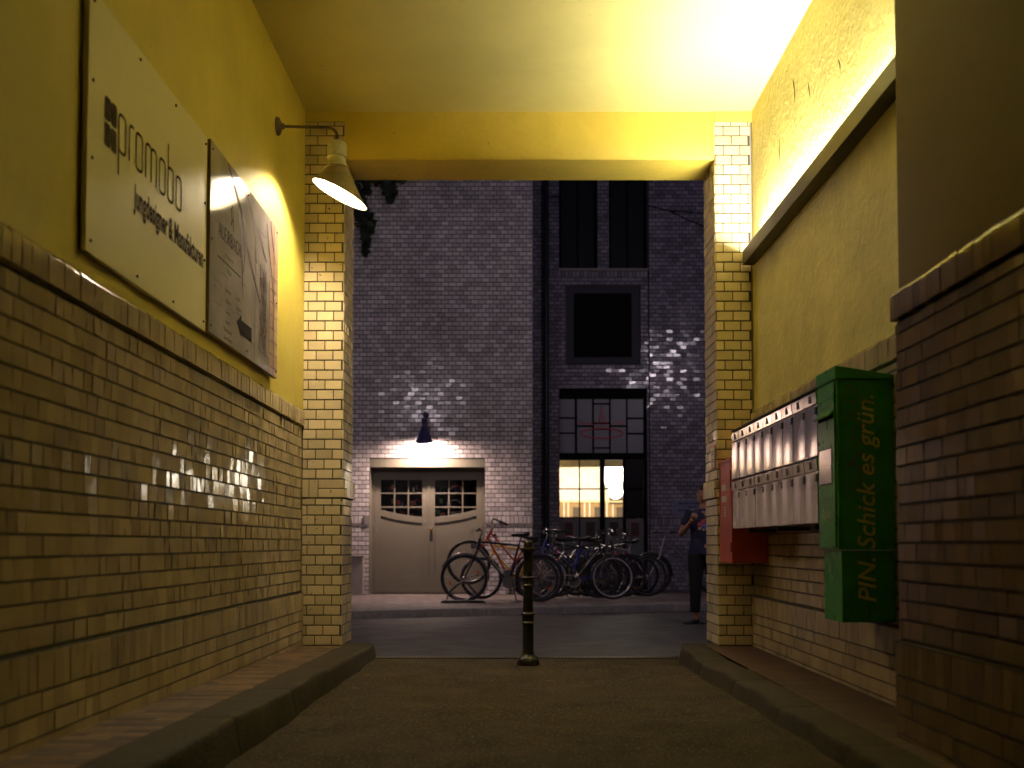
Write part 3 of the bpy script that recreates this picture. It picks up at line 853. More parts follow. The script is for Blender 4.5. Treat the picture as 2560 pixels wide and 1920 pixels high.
# hanging roots and fringed bundle in the print
for (pts, w) in (([(5.62, 3.01), (5.80, 2.90), (5.95, 2.80), (6.05, 2.66), (6.20, 2.52), (6.36, 2.40)], [.02, .035, .05, .05, .03, .02]),
                 ([(5.86, 2.86), (5.90, 2.70), (5.93, 2.55), (5.95, 2.40), (5.96, 2.33)], [.05, .04, .03, .018, .006]),
                 ([(5.90, 2.84), (5.97, 2.72), (5.99, 2.60), (5.96, 2.48)], [.03, .025, .02, .01]),
                 ([(6.10, 2.92), (6.22, 2.86), (6.33, 2.84), (6.44, 2.74), (6.52, 2.70)], [.02, .03, .035, .03, .02]),
                 ([(6.0, 2.98), (6.15, 2.90), (6.22, 2.78), (6.26, 2.62)], .014),
                 ([(6.52, 2.95), (6.58, 2.8), (6.66, 2.66), (6.72, 2.45), (6.70, 2.3)], [.03, .03, .02, .012, .006]),
                 ([(6.62, 3.0), (6.68, 2.86), (6.76, 2.75)], [.04, .03, .01])):
    ribbon(mb, pts, w, Mp, .0007)
for i in range(60):
    y0 = 6.36 + .18 * (i % 12) / 12; z0 = 2.64 - .1 * (i // 12) + rr.uniform(-.03, .03)
    ribbon(mb, [(y0, z0), (y0 + rr.uniform(-.02, .02), z0 - .06), (y0 + rr.uniform(-.03, .03), z0 - .13)], .007, Mp, .0009)
mb.build("print_and_reflection", POSTER_V, t)
mb = MB()
# serif capitals drawn as thick and thin strokes
def serifword(word, y, z, h, w, M):
    s, th, tn = w * .16, w * .26, w * .12
    def l(a, b, ww): ribbon(mb, [(y + a[0] * w, z + a[1] * h), (y + b[0] * w, z + b[1] * h)], ww, M, .0012)
    def arc(cx, cy, rx, ry, a0, a1, ww): ribbon(mb, [(y + (cx + rx * math.cos(R(a0 + (a1 - a0) * k / 10))) * w, z + (cy + ry * math.sin(R(a0 + (a1 - a0) * k / 10))) * h) for k in range(11)], ww, M, .0012)
    def ser(x, yv): l((x - .16, yv), (x + .16, yv), h * .03)
    for c in word:
        if c == 'A': l((.0, 0), (.42, 1), tn); l((.42, 1), (.82, 0), th); l((.15, .35), (.68, .35), tn); ser(.0, .015); ser(.82, .015)
        if c == 'U': l((.12, 1), (.12, .3), th); l((.75, 1), (.75, .3), tn); arc(.435, .32, .315, .31, 180, 360, tn * 1.3); ser(.12, .985); ser(.75, .985)
        if c in 'ERBH': l((.15, 0), (.15, 1), th); ser(.15, .985); ser(.15, .015)
        if c == 'E':
            for q in (.985, .52, .015): l((.15, q), (.7, q), tn)
            l((.7, .99), (.7, .84), tn); l((.7, .0), (.7, .17), tn)
        if c in 'RB': l((.15, .985), (.45, .985), tn); arc(.42, .75, .26, .235, -90, 90, th); l((.15, .515), (.42, .515), tn)
        if c == 'R': l((.4, .5), (.78, 0), th)
        if c == 'B': arc(.45, .26, .28, .245, -90, 90, th); l((.15, .015), (.45, .015), tn)
        if c == 'C': arc(.48, .5, .36, .48, 50, 310, th)
        if c == 'H': l((.75, 0), (.75, 1), th); l((.15, .5), (.75, .5), tn); ser(.75, .985); ser(.75, .015)
        y += w * (1.02 if c != 'A' else .98)
serifword("AUERBACH", 5.455, 2.555, .075, .056, Mp)
ribbon(mb, [(5.44, 2.44), (5.905, 2.44)], .007, Mp, .0012)
# emblem: a tall A with a hooked left leg
ribbon(mb, [(5.72, 2.80), (5.745, 2.66)], [.006, .016], Mp, .0012)
ribbon(mb, [(5.715, 2.80), (5.695, 2.77), (5.70, 2.74), (5.715, 2.72), (5.70, 2.695), (5.685, 2.675)], [.006, .018, .012, .014, .016, .004], Mp, .0012)
ribbon(mb, [(5.70, 2.715), (5.735, 2.71)], .006, Mp, .0012)
mb.prism([(5.83, 2.165), (5.93, 2.225), (5.93, 2.195), (6.16, 2.195), (6.16, 2.115), (5.93, 2.115), (5.93, 2.10)], .0008, .0018, Mp)
mb.build("lettering", BLACK, t)
for s_, yc, zc, wd in (("Accessoires", 5.665, 2.474, .16), ("Möbel", 5.665, 2.392, .075), ("Remisen", 5.65, 2.285, .11), ("Galerie", 5.65, 2.225, .10), ("Antik", 5.65, 2.165, .075),
                       ("Licht", 5.82 + .04, 2.292, .09), ("Textilien", 5.86, 2.235, .12), ("Kunst", 5.65, 2.11, .08), ("Schallplatten", 5.655, 2.063, .15), ("Ausstattung", 5.655, 2.02, .14)):
    text("small_print", s_, BLACK, t, M3((0, 1, 0), (0, 0, 1), (1, 0, 0), (-1.5995, yc, zc)), width=wd, height=.022, extr=.0012, align='CENTER')
for yb, zb_ in ((5.34, 2.04), (5.34, 2.5), (5.34, 2.98), (6.06, 2.98), (6.06, 2.04), (6.80, 2.04), (6.80, 2.5), (6.80, 2.98)):
    mb = MB(); mb.lathe([(0.006, -.045), (0.006, -.0005), (0.007, 0), (0.007, .003), (0.003, .005)], M3((0, 1, 0), (0, 0, 1), (1, 0, 0), (-1.5998, yb, zb_)), 10); mb.build("screw", STEEL_DK, t, smooth=40)

# ================================================================== mailboxes
MY = lambda y, z, x: M3((0, -1, 0), (0, 0, 1), (-1, 0, 0), (x, y, z))  # surface facing -x
mw, mh, md = 0.2325, 0.348, 0.262
def make_mailbox():
    t = thing("mailbox", "", "mailbox", (XR - 0.006, 0, 0), group="steel mailboxes on the right wall")
    MB().box(-md + .012, .002, .002, 0, mw - .002, mh - .002).build("body", STEEL, t, bev=.002)
    # label strip with the letter flap above the door
    mb = MB()
    mb.prism([(-md + .011, mh - .075), (-md + .002, mh - .072), (-md - .004, mh - .012), (-md + .004, mh - .003), (-md + .011, mh - .003)], .004, mw - .004, M3((1, 0, 0), (0, 0, 1), (0, 1, 0), (0, 0, 0)))
    flap = mb.build("letter_flap", STEEL, t, bev=.0015)
    MB().box(-md - .004, mw * .40, mh - .060, -md + .0005, mw * .56, mh - .020).build("name_plate", STEEL_DK, flap, bev=.001)
    # door, slightly dished
    mb = MB(); nn = 8; vs = []
    for j in range(2):
        for i in range(nn + 1):
            f = i / nn
            vs.append((-md + .004 + .0035 * math.sin(PI * f), .003 + (mw - .006) * f, .006 + j * (mh - .088)))
    mb.add(vs, [(i, i + nn + 1, i + nn + 2, i + 1) for i in range(nn)])
    mb.box(-md + .0078, .004, .006, -md + .011, mw - .004, mh - .082)
    dr = mb.build("door", STEEL, t, smooth=50)
    mb = MB(); mb.box(-md - .001, .010, mh - .128, -md + .005, .034, mh - .092, 0); mb.box(-md - .0015, .016, mh - .121, -md - .0009, .028, mh - .099, 1)
    mb.build("lock", [STEEL_DK, ALU], dr)
    return t
def children(o): return [c for c in bpy.data.objects if c.parent == o]
def copy_tree(o, parent=None):
    c = o.copy(); COL.objects.link(c)
    if parent: c.parent = parent
    for ch in children(o): copy_tree(ch, c)
    return c
box0 = make_mailbox()
bpy.context.view_layer.update()
first = box0; kids0 = None
ordw = ["next to the green letter box", "second from the green letter box", "third from the green letter box", "fourth from the green letter box", "in the middle of the row", "fourth from the red box", "third from the red box", "second from the red box", "at the end by the red box"]
rm = random.Random(9)
slots = [(r, i) for r in (1, 0) for i in range(9)]
boxes = [box0] + [copy_tree(box0) for _ in slots[1:]]
for (r, i), b in zip(slots, boxes):
    b.location = (XR - .006 + rm.uniform(-.001, .001), 5.325 + i * mw, 0.998 + r * (mh + .004))
    b['label'] = "steel mailbox in the %s row, %s" % ("upper" if r else "lower", ordw[i])
    for ch in children(b):
        if ch.name.startswith("door"):
            ch.rotation_euler = (rm.gauss(0, .001), rm.gauss(0, .005), rm.gauss(0, .010))
            ch.location = (rm.uniform(-.001, .001), 0, 0)
t = thing("mailbox_rail", "thin dark steel cover strip along the top of the mailboxes", "rail", (XR, 5.32, 1.70))
t.location = (0, 0, 0)
MB().box(XR - .270, 5.322, 1.7035, XR - .002, 7.42, 1.711).build("cover", STEEL_DK, t)
for y in (5.6, 6.4, 7.2): MB().box(XR - .20, y, .972, XR - .004, y + .03, .9975).build("bracket", STEEL_DK, t)

# red fuse box
t = thing("red_box", "scuffed red metal cabinet between the mailboxes and the right pillar", "cabinet")
MB().box(1.585, 7.45, .752, XR - .004, 7.882, 1.512).build("body", RED_BOX, t, bev=.004)
mb = MB(); mb.box(1.574, 7.445, .752, 1.5845, 7.885, 1.500); mb.box(1.566, 7.44, 1.502, XR - .004, 7.887, 1.520)
dr = mb.build("door", RED_BOX, t, bev=.003)
MB().box(1.5725, 7.60, 1.195, 1.5738, 7.80, 1.355).build("notice", RED_SIGN, dr)
mb = MB(); mb.box(1.5712, 7.61, 1.205, 1.5724, 7.79, 1.250); mb.box(1.5712, 7.61, 1.290, 1.5724, 7.79, 1.335); mb.build("notice_paper", WHITE_TAG, dr)
mb = MB(); mb.box(1.5725, 7.655, 1.095, 1.5738, 7.72, 1.175); mb.build("sticker", WHITE_TAG, dr)
mb = MB()
for z in (1.11, 1.135, 1.158): mb.box(1.5715, 7.672, z - .006, 1.5724, 7.703, z + .004)
mb.build("sticker_print", STEEL_DK, dr)
mb = MB(); mb.tube([(1.574, 7.462, 1.30), (1.574, 7.462, 1.43)], .007, 8); mb.tube([(1.574, 7.462, .83), (1.574, 7.462, .90)], .007, 8); mb.build("hinge", STEEL_DK, dr, smooth=40)
MB().box(1.569, 7.845, 1.36, 1.5738, 7.875, 1.46).build("lock_plate", ALU, dr, bev=.002)

# green letter box
t = thing("green_mailbox", "tall green letter box with slanted lid and sideways lettering", "mailbox")
ya, yb = 4.95, 5.255
mb = MB()
mb.prism([(1.562, 0.862), (1.562, 1.690), (1.836, 1.690), (1.836, 0.862)], -yb, -ya, M3((1, 0, 0), (0, 0, 1), (0, -1, 0), (0, 0, 0)))
mb.build("body", GREEN, t, bev=.003)
mb = MB()
mb.prism([(1.552, 1.693), (1.552, 1.758), (1.840, 1.712), (1.840, 1.693)], -yb - .006, -ya + .008, M3((1, 0, 0), (0, 0, 1), (0, -1, 0), (0, 0, 0)))
mb.build("lid", GREEN, t, bev=.003)
mb = MB(); mb.box(1.578, ya + .006, .512, 1.836, yb - .012, .858); mb.build("lower_cabinet", GREEN, t, bev=.003)
mb = MB()
mb.box(1.5765, ya - .0012, .865, 1.5785, ya - .0002, 1.688); mb.box(1.705, ya + .0048, .514, 1.7068, ya + .0058, .856)
mb.build("panel_gap", GREEN_DK, t)
mb = MB()
mb.box(1.553, ya + .02, .870, 1.5605, yb - .02, 1.685)
fd = mb.build("front_door", GREEN, t, bev=.002)
mb = MB(); mb.prism([(1.552, 1.545), (1.528, 1.520), (1.530, 1.514), (1.5525, 1.530)], -yb + .03, -ya - .03, M3((1, 0, 0), (0, 0, 1), (0, -1, 0), (0, 0, 0)))
mb.build("slot_hood", GREEN, fd, bev=.001)
MB().box(1.5518, ya + .03, 1.505, 1.5528, yb - .03, 1.528).build("letter_slot", BLACK, fd)
MB().box(1.5518, ya + .03, 1.605, 1.5528, yb - .03, 1.609).build("panel_gap", GREEN_DK, fd)
mb = MB(); mb.box(1.5508, ya + .055, 1.185, 1.5525, yb - .045, 1.365); mb.build("window_frame", STEEL_DK, fd)
MB().box(1.5490, ya + .060, 1.19, 1.5507, yb - .05, 1.36).build("timetable_window", STEEL, fd, bev=.001)
text("lettering", "www.pin.ag", GREEN_DK, fd, MY(yb - .06, 1.565, 1.5528), width=.15, height=.016, extr=.001)
mb = MB(); Mg = MY(0, 0, 1.5528)
for p in ([(-5.185, 1.02), (-5.185, 1.055), (-5.15, 1.055)], [(-5.185, 1.02), (-5.15, 1.02), (-5.15, 1.04)], [(-5.178, 1.038), (-5.17, 1.028), (-5.145, 1.06)]): ribbon(mb, p, .006, Mg, .001)
mb.build("tick_logo", WHITE_TAG, fd)
text("lettering", "pin", WHITE_TAG, fd, MY(5.135, 1.018, 1.5528), width=.10, height=.05, extr=.001)
text("lettering", "MAIL", WHITE_TAG, fd, MY(5.07, .985, 1.5528), width=.03, height=.009, extr=.001)
mb = MB(); mb.lathe([(.010, 0), (.010, .004)], MY(yb - .035, 1.40, 1.553), 10); mb.build("keyhole", STEEL_DK, fd)
MTS = M3((0, 0, 1), (-1, 0, 0), (0, -1, 0), (1.738, ya, .612))
text("lettering", "PIN. Schick es grün.", LIME, t, MTS, width=1.0, height=.086, extr=.0016, shear=.22, weight=.008)
mb = MB(); Mf = M3((1, 0, 0), (0, 0, 1), (0, -1, 0), (0, ya, 0))
for p in ([(1.612, 1.665), (1.618, 1.62), (1.600, 1.58), (1.64, 1.585), (1.672, 1.60), (1.655, 1.64), (1.612, 1.665)],
          [(1.60, 1.47), (1.615, 1.52), (1.64, 1.55), (1.655, 1.53), (1.62, 1.49), (1.66, 1.50), (1.685, 1.46), (1.65, 1.47)],
          [(1.655, 1.45), (1.635, 1.40), (1.645, 1.36), (1.665, 1.38), (1.685, 1.42)], [(1.68, 1.35), (1.655, 1.31), (1.62, 1.28), (1.60, 1.25)], [(1.62, 1.28), (1.66, 1.275), (1.68, 1.25), (1.66, 1.20), (1.65, 1.15)]):
    ribbon(mb, p, .006, Mf, .0012)
mb.build("graffiti", SCRATCH, t)

# little notice on the right pillar
t = thing("small_sign", "small red-edged notice on the inner side of the right pillar", "sign")
MB().box(1.548, 7.925, 1.475, 1.552, 8.085, 1.665).build("plate", RED_SIGN, t)
MB().box(1.5468, 7.935, 1.49, 1.5479, 8.075, 1.645).build("paper", WHITE_TAG, t)
mb = MB()
for z in (1.61, 1.59, 1.545, 1.53): mb.box(1.5462, 7.95, z, 1.5467, 8.06, z + .006)
mb.build("print", STEEL_DK, t)

# ================================================================== bollard
t = thing("bollard", "dark cast iron bollard with ringed shaft standing in the driveway", "bollard", (0.095, 7.56, fl(7.56)))
prof = [(.050, .075), (.044, .095), (.041, .11), (.040, .30), (.0455, .302), (.051, .309), (.0455, .318), (.043, .32), (.043, .365), (.050, .368), (.053, .376), (.046, .384), (.039, .388),
        (.037, .575), (.045, .577), (.048, .583), (.045, .59), (.043, .592), (.043, .632), (.048, .634), (.050, .64), (.045, .648), (.036, .652), (.0355, .825), (.040, .832), (.056, .842), (.060, .848), (.058, .858), (.034, .862), (.033, .885), (.031, .903), (.022, .915), (.008, .920), (.001, .921)]
mb = MB(); mb.lathe(prof, None, 28)
mb.build("shaft", BOLL, t, smooth=35)
mb = MB()
mb.lathe([(.088, 0), (.088, .022), (.080, .05), (.072, .058), (.062, .066), (.055, .078), (.05, .08)], Matrix.Rotation(PI / 8, 4, 'Z'), 8)
for k in range(4):
    a = PI / 4 + k * PI / 2; mb.lathe([(.020, 0), (.020, .045), (.014, .052), (.004, .054)], Matrix.Translation((.070 * math.cos(a), .070 * math.sin(a), 0)), 10)
mb.build("base", BOLL, t, smooth=30)
mb = MB()
for r, z in ((.0512, .309), (.0532, .376), (.0482, .583), (.0502, .640), (.0602, .850)):
    mb.tube([(r * math.cos(2 * PI * k / 24), r * math.sin(2 * PI * k / 24), z) for k in range(24)], .0022, 6, closed=True)
mb.build("worn_rings", BOLL_EDGE, t, smooth=40)

LITTER = mat("dry_leaf_brown", (.12, .06, .025), .8)
for i, (x, y, lb) in enumerate(((.22, 6.55, "small dry leaf on the driveway in front of the bollard"), (-.98, 6.85, "curled dry leaf against the left kerb"), (-.96, 6.2, "dark dry leaf nearest the viewer by the left kerb"), (1.18, 6.75, "pale scrap of leaf beside the right kerb"))):
    t = MB(); n = 8; vs = [(.030 * math.cos(2 * PI * k / n), .016 * math.sin(2 * PI * k / n), .004 + .006 * abs(math.sin(2 * PI * k / n + i))) for k in range(n)]
    t.add(vs, [tuple(range(n))]); o = tag(t.build("dry_leaf", LITTER), lb, "leaf", "dry leaves lying in the gateway"); o.location = (x, y, fl(y) + .004); o.rotation_euler = (0, 0, i * 1.3)

# ================================================================== building across the street
YW, YR = 18.06, 19.9
bld = thing("brick_building", "white glazed brick building across the street with a recessed right part", "building")
doorhole = (-2.573, -0.5, -0.537, 2.392)
mb = MB(); e = .005
wallboxes(mb, -14, 0.304, -0.3, 13, [doorhole], lambda a, c, b, d: mb.box(a, YW + e, c, b, YW + .45, d, 1))
mb.box(0.304 - .4, YW + .45, -.3, .304, YR + .4, 13, 1)
bands = [(1.25, 1.39)]
brickfield(mb, (0, YW + e, 0), X_, -Y_, -4.4, 0.304, 0.0, 9.0, rh=0.0785, bw=.132, jh=.012, jv=.009, holes=[doorhole], soldiers=bands, seed=61, tilt=.022, phase=.02)
brickfield(mb, (0.304, 0, 0), Y_, X_, YW, YW + 1.8, 0, 9.0, rh=.0785, bw=.132, jh=.012, jv=.009, seed=62, tilt=.02)
mb.build("left_wing_wall", [GLAZE_FAR, MORTAR_FAR], bld)
mb = MB(); mb.box(-2.66, YW - .02, 1.235, -2.575, YW + .004, 1.40); mb.box(-.52, YW - .012, 1.232, .32, YW + .004, 1.247); mb.box(-4.4, YW - .012, 1.232, -2.66, YW + .004, 1.247)
mb.build("string_course", STONE, bld)

H = [(0.863, 6.292, 1.614, 9.2), (1.845, 6.292, 2.59, 9.2), (.99, 4.418, 2.453, 6.0), (.86, -.5, 2.57, 3.935)]
mb = MB()
wallboxes(mb, 0.304, 2.61, -0.3, 13, H, lambda a, c, b, d: mb.box(a, YR + e, c, b, YR + .4, d, 1))
mb.box(2.61, YR - .055, -.3, 14, YR + .4, 13, 1)
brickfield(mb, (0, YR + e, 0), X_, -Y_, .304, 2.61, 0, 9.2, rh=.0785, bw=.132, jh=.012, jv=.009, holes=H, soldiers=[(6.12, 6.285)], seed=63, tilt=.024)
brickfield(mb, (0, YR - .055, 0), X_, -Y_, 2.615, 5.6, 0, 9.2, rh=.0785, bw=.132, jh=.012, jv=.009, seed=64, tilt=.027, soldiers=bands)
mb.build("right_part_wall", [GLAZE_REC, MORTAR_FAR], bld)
mb = MB(); mb.box(.84, YR - .05, 6.245, 2.605, YR + .003, 6.288); mb.build("window_sill", STONE, bld)
for (a, b) in ((.863, 1.614), (1.845, 2.59)):
    f = MB().box(a, YR + .20, 6.292, b, YR + .22, 9.2).build("window", PANE_DARK, bld)
    m2 = MB(); m2.box(a, YR + .17, 6.292, a + .05, YR + .199, 9.2); m2.box(b - .05, YR + .17, 6.292, b, YR + .199, 9.2); m2.box(a + .05, YR + .17, 6.292, b - .05, YR + .199, 6.35); m2.box((a + b) / 2 - .02, YR + .17, 6.35, (a + b) / 2 + .02, YR + .199, 9.2)
    m2.build("window_frame", FRAMEBLK, f)
f = MB().box(.99, YR + .06, 4.418, 2.453, YR + .09, 6.0).build("blind_panel", BLIND, bld)
MB().box(1.153, YR + .03, 4.555, 2.282, YR + .058, 5.816).build("inner_panel", VOIDW, f, bev=.01)

# lintel and double door
MB().box(-2.572, YW + .004, 2.246, -.538, YW + .20, 2.3915).build("lintel", LINTP, bld, bev=.004)
mb = MB(); mb.box(-2.573, YW + .0, -.1, -2.57, YW + .3, 2.24); mb.box(-.54, YW + .0, -.1, -.537, YW + .3, 2.24); mb.build("door_reveal", DOORP, bld)
dd = MB().box(-2.575, YW + .285, 2.19, -.535, YW + .36, 2.26).build("double_door", DOORP, bld, bev=.004)
mb = MB(); mb.box(-2.57, YW + .27, 0, -2.525, YW + .36, 2.189); mb.box(-.585, YW + .27, 0, -.54, YW + .36, 2.189); mb.build("door_frame", DOORP, dd, bev=.003)
cx = -1.555
def arc(x, off=0.0): return 1.375 + off + .135 * min(1.0, (abs(x - cx) / .86)) ** 1.8
yd0, yd1 = YW + .28, YW + .325
for sgn in (-1, 1):
    xo, xi = cx + sgn * .965, cx + sgn * .006      # outer and inner edge
    gl0, gl1 = cx + sgn * .86, cx + sgn * .115      # glazed width
    lo, hi = min(xo, xi), max(xo, xi); g0, g1 = min(gl0, gl1), max(gl0, gl1)
    mb = MB()
    mb.box(lo, yd0, .02, g0, yd1, 2.185); mb.box(g1, yd0, .02, hi, yd1, 2.185)
    mb.box(g0, yd0, 2.04, g1, yd1, 2.185)
    mb.box(g0, yd0, .02, g1, yd1, .30)
    mb.box(g0, yd0 + .022, .30, g1, yd1 - .004, 1.36)       # recessed lower panel
    mb.box(g0, yd0 + .008, .30, g1, yd0 + .022, .325)
    n = 16; top = []; 
    for i in range(n):
        xa_, xb_ = g0 + (g1 - g0) * i / n, g0 + (g1 - g0) * (i + 1) / n
        vs = [(xa_, yd0, arc(xa_) - .115), (xb_, yd0, arc(xb_) - .115), (xb_, yd0, arc(xb_)), (xa_, yd0, arc(xa_))]
        vs += [(x, yd1, z) for x, y, z in vs]
        mb.add(vs, [(0, 1, 2, 3), (7, 6, 5, 4), (3, 2, 6, 7), (0, 4, 5, 1)])
    for k in (1, 2):
        xm = g0 + (g1 - g0) * k / 3
        mb.box(xm - .012, yd0 + .006, arc(xm), xm + .012, yd1 - .006, 2.04)
    for z in (1.80, 1.55): mb.box(g0, yd0 + .007, z - .012, g1, yd1 - .007, z + .012)
    mb.build("door_leaf", DOORP, dd, bev=.003)
    mb = MB(); mb.box(g0, yd0 + .03, 1.37, g1, yd0 + .033, 2.04); mb.build("door_glass", GLASS, dd)
mb = MB(); mb.box(cx - .022, yd0 - .018, .02, cx + .022, yd0 - .0005, 2.185); mb.build("astragal", DOORP, dd, bev=.006)
mb = MB(); mb.box(-1.528, yd0 - .012, .97, -1.482, yd0 - .002, 1.20); 
mb.build("lock_plate", ALU, dd, bev=.004)
mb = MB(); mb.ell((-1.505, yd0 - .045, 1.145), (.026, .026, .026)); mb.tube([(-1.505, yd0 - .012, 1.145), (-1.505, yd0 - .03, 1.145)], .01, 8); mb.build("door_knob", BRASS, dd, smooth=60)
mb = MB()
for xh_ in (cx - .975, cx + .975):
    for z in (.35, 1.15, 1.9): mb.tube([(xh_, yd0 - .008, z - .05), (xh_, yd0 - .008, z + .05)], .010, 8)
mb.build("hinge", DOORP, dd, smooth=50)
MB().box(-2.56, YW + .9, 0, -.55, YW + .95, 2.3).build("hall_backdrop", VOIDW, bld)
# coloured goods in the dark hall behind the door panes
rr = random.Random(12)
cols = [paint("goods_orange", (.55, .16, .05)), paint("goods_blue", (.12, .20, .5)), paint("goods_cream", (.6, .55, .48)), paint("goods_green", (.08, .25, .07)), paint("goods_red", (.6, .04, .05)), paint("goods_brown", (.3, .14, .06))]
mb = MB()
for i in range(30):
    left = i % 2
    x = rr.uniform(-2.38, -1.72) if left else rr.uniform(-1.45, -.75)
    z = rr.choice([1.42, 1.62, 1.88]) + rr.uniform(-.04, .05)
    mi = rr.choice([0, 1, 2, 4, 3, 5])
    w = rr.uniform(.03, .10) * (.6 if left else 1.2)
    if rr.random() < .5:
        pts = [(x + w * math.cos(a), YW + .45 + .02 * math.sin(3 * a), z + .05 * math.sin(a)) for a in [PI * k / 10 for k in range(11)]]
        mb.tube(pts, .012, 6, mi=mi)
    else: mb.box(x, YW + .42, z - .04, x + w, YW + .5, z + .04, mi)
tag(mb.build("shop_goods", cols, smooth=40), "jumble of colourful goods behind the small panes of the double door", "goods", kind="stuff")

# shop front (transom, glazed doors)
sf = MB().box(.862, YR + .10, 3.745, 2.568, YR + .22, 3.93).build("shop_front", FRAMEBLK, bld)
zt = lambda zoomy: 3.736 - (zoomy - 255) * .00206
colx = [(.869, 1.170), (1.212, 1.512), (1.544, 1.845), (1.872, 2.178), (2.205, 2.516)]
mb = MB()
yf0, yf1 = YR + .12, YR + .17
mb.box(.862, yf0, 0, .869, yf1, 3.744); mb.box(2.517, yf0, 0, 2.568, yf1, 3.744)
for (a, b) in zip(colx, colx[1:]): mb.box(a[1], yf0, 2.675, b[0], yf1, 3.744)
for ci, rows_ in ((0, (435, 580)), (1, (513,)), (2, (300, 485, 540, 722)), (3, (513,)), (4, (438, 585))):
    for q in rows_: mb.box(colx[ci][0], yf0 + .003, zt(q) - .014, colx[ci][1], yf1 - .003, zt(q) + .014)
mb.box(.869, yf0 - .01, 2.535, 2.517, yf1 + .01, 2.674)
mb.box(1.655, yf0 - .006, 0, 1.755, yf1, 2.534)
mb.box(2.105, yf0, 0, 2.165, yf1, 2.534); mb.box(1.245, yf0, 0, 1.27, yf1, 2.534)
for a, b in ((.869, 1.244), (1.271, 1.654), (1.756, 2.104), (2.166, 2.516)):
    mb.box(a, yf0 + .002, 1.957, b, yf1 - .002, 1.982); mb.box(a, yf0 + .002, 1.385, b, yf1 - .002, 1.42); mb.box(a, yf0 + .002, 0, b, yf1 - .002, .50)
mb.build("glazing_frame", FRAMEBLK, sf)
for a, b in colx: MB().box(a, yf1 - .022, 2.675, b, yf1 - .012, 3.74).build("transom_pane", FROST, sf)
for a, b in ((.869, 1.244), (1.271, 1.654), (1.756, 2.104)): MB().box(a, yf1 - .022, 1.42, b, yf1 - .018, 2.534).build("clear_pane", GLASS, sf)
MB().box(2.166, yf1 - .022, 1.42, 2.516, yf1 - .015, 2.534).build("dark_pane", PANE_DARK, sf)
for a, b in ((.869, 1.244), (1.271, 1.654), (1.756, 2.104), (2.166, 2.516)): MB().box(a, yf1 - .022, .5, b, yf1 - .015, 1.384).build("lower_pane", FROST_LOW, sf)
# red crown and spire emblem on the transom
mb = MB(); Mt = M3((1, 0, 0), (0, 0, 1), (0, -1, 0), (0, yf0 - .004, 0))
ex = lambda q: .869 + (q - 115) * .00202
def es(pts, w=.016): ribbon(mb, [(ex(a), zt(b)) for a, b in pts], w, Mt, 0)
es([(497, 470), (505, 430), (525, 322), (545, 430), (558, 470)], .018)
es([(500, 430), (550, 430)]); es([(480, 500), (500, 470), (515, 500), (530, 470), (545, 500), (560, 470), (580, 500)])
es([(315, 500), (318, 455), (340, 500), (352, 478), (370, 505), (385, 480), (400, 505), (425, 480), (440, 505)]); es([(610, 505), (640, 480), (655, 505), (672, 478), (690, 500), (728, 455), (730, 500)])
es([(525 + 205 * math.cos(2 * PI * k / 40), 583 + 46 * math.sin(2 * PI * k / 40)) for k in range(41)], .020)
mb.build("red_emblem", RED_LOGO, sf)
# framed prints behind the lower panes
for i, (px, frm) in enumerate(((1.045, RED_LOGO), (1.47, STEEL_DK), (1.93, STEEL_DK), (2.345, RED_LOGO))):
    t = thing("picture_frame", ["dark print in a red frame in the leftmost lower pane of the shop front", "black framed print in the second lower pane of the shop front", "brown portrait print in the third lower pane of the shop front", "dark print in a thin red frame in the rightmost lower pane"][i], "picture", (px, yf0 - .006, 1.05), group="framed prints in the shop front")
    MB().box(-.085, -.006, 0, .085, .006, .27).build("frame", frm, t); MB().box(-.078, -.009, .008, .078, -.0065, .262).build("print", mat("print_%d" % i, (.03, .015, .012), .5, var=.6, nscale=12), t)
# lit room behind the glass
rm_ = MB()
rm_.box(.7, YR + 4.0, -.1, 3.2, YR + 4.1, 3.2, 0); rm_.box(.6, YR + .4, -.1, .7, YR + 4.1, 3.2, 0); rm_.box(3.2, YR + .4, -.1, 3.3, YR + 4.1, 3.2, 0)
rm_.box(.7, YR + .4, 3.1, 3.2, YR + 4.0, 3.2, 1); rm_.box(.7, YR + .4, -.1, 3.2, YR + 4.0, -.02, 0); rm_.box(.7, YR + .9, 2.46, 3.2, YR + 1.05, 3.1, 1)
rm_.box(.705, YR + 3.97, 0, 3.195, YR + 3.998, 1.86, 2)
rm_.box(.705, YR + 3.94, 1.86, 3.195, YR + 3.998, 1.90, 1)
for q in (1.12, 1.22, 1.60, 1.72, 2.12, 2.26, 2.62): rm_.box(q, YR + 3.955, 0, q + .03, YR + 3.969, 1.86, 0)
rm_.build("shop_room", [ROOMW, ROOMC, mat("room_panelling", (.42, .27, .11), .6)], bld)
mb = MB()
for a, b, z in ((1.35, 1.52, 1.75), (1.85, 2.02, 1.75), (2.36, 2.52, 1.75)): mb.box(a, YR + 3.93, 0, b, YR + 3.99, z)
mb.box(.75, YR + 3.9, 0, 1.02, YR + 3.99, 1.9); mb.box(2.2, YR + 3.95, 1.82, 2.55, YR + 3.99, 2.0)
mb.build("room_doors", ROOMD, bld)
t = thing("pendant_lamp", "glowing white pendant seen through the shop door glass", "lamp", (2.02, YR + 1.2, 0))
mb = MB(); mb.ell((0, 0, 2.38), (.24, .16, .34)); mb.ell((.05, 0, 1.98), (.15, .12, .16)); mb.build("globe", ROOM_L, t, smooth=60)
MB().tube([(0, 0, 2.6), (0, 0, 3.09)], .01, 6).build("cord", FRAMEBLK, t)
t = thing("ceiling_light", "bright flat ceiling light inside the lit shop room", "lamp", (1.5, YR + 2.6, 3.04))
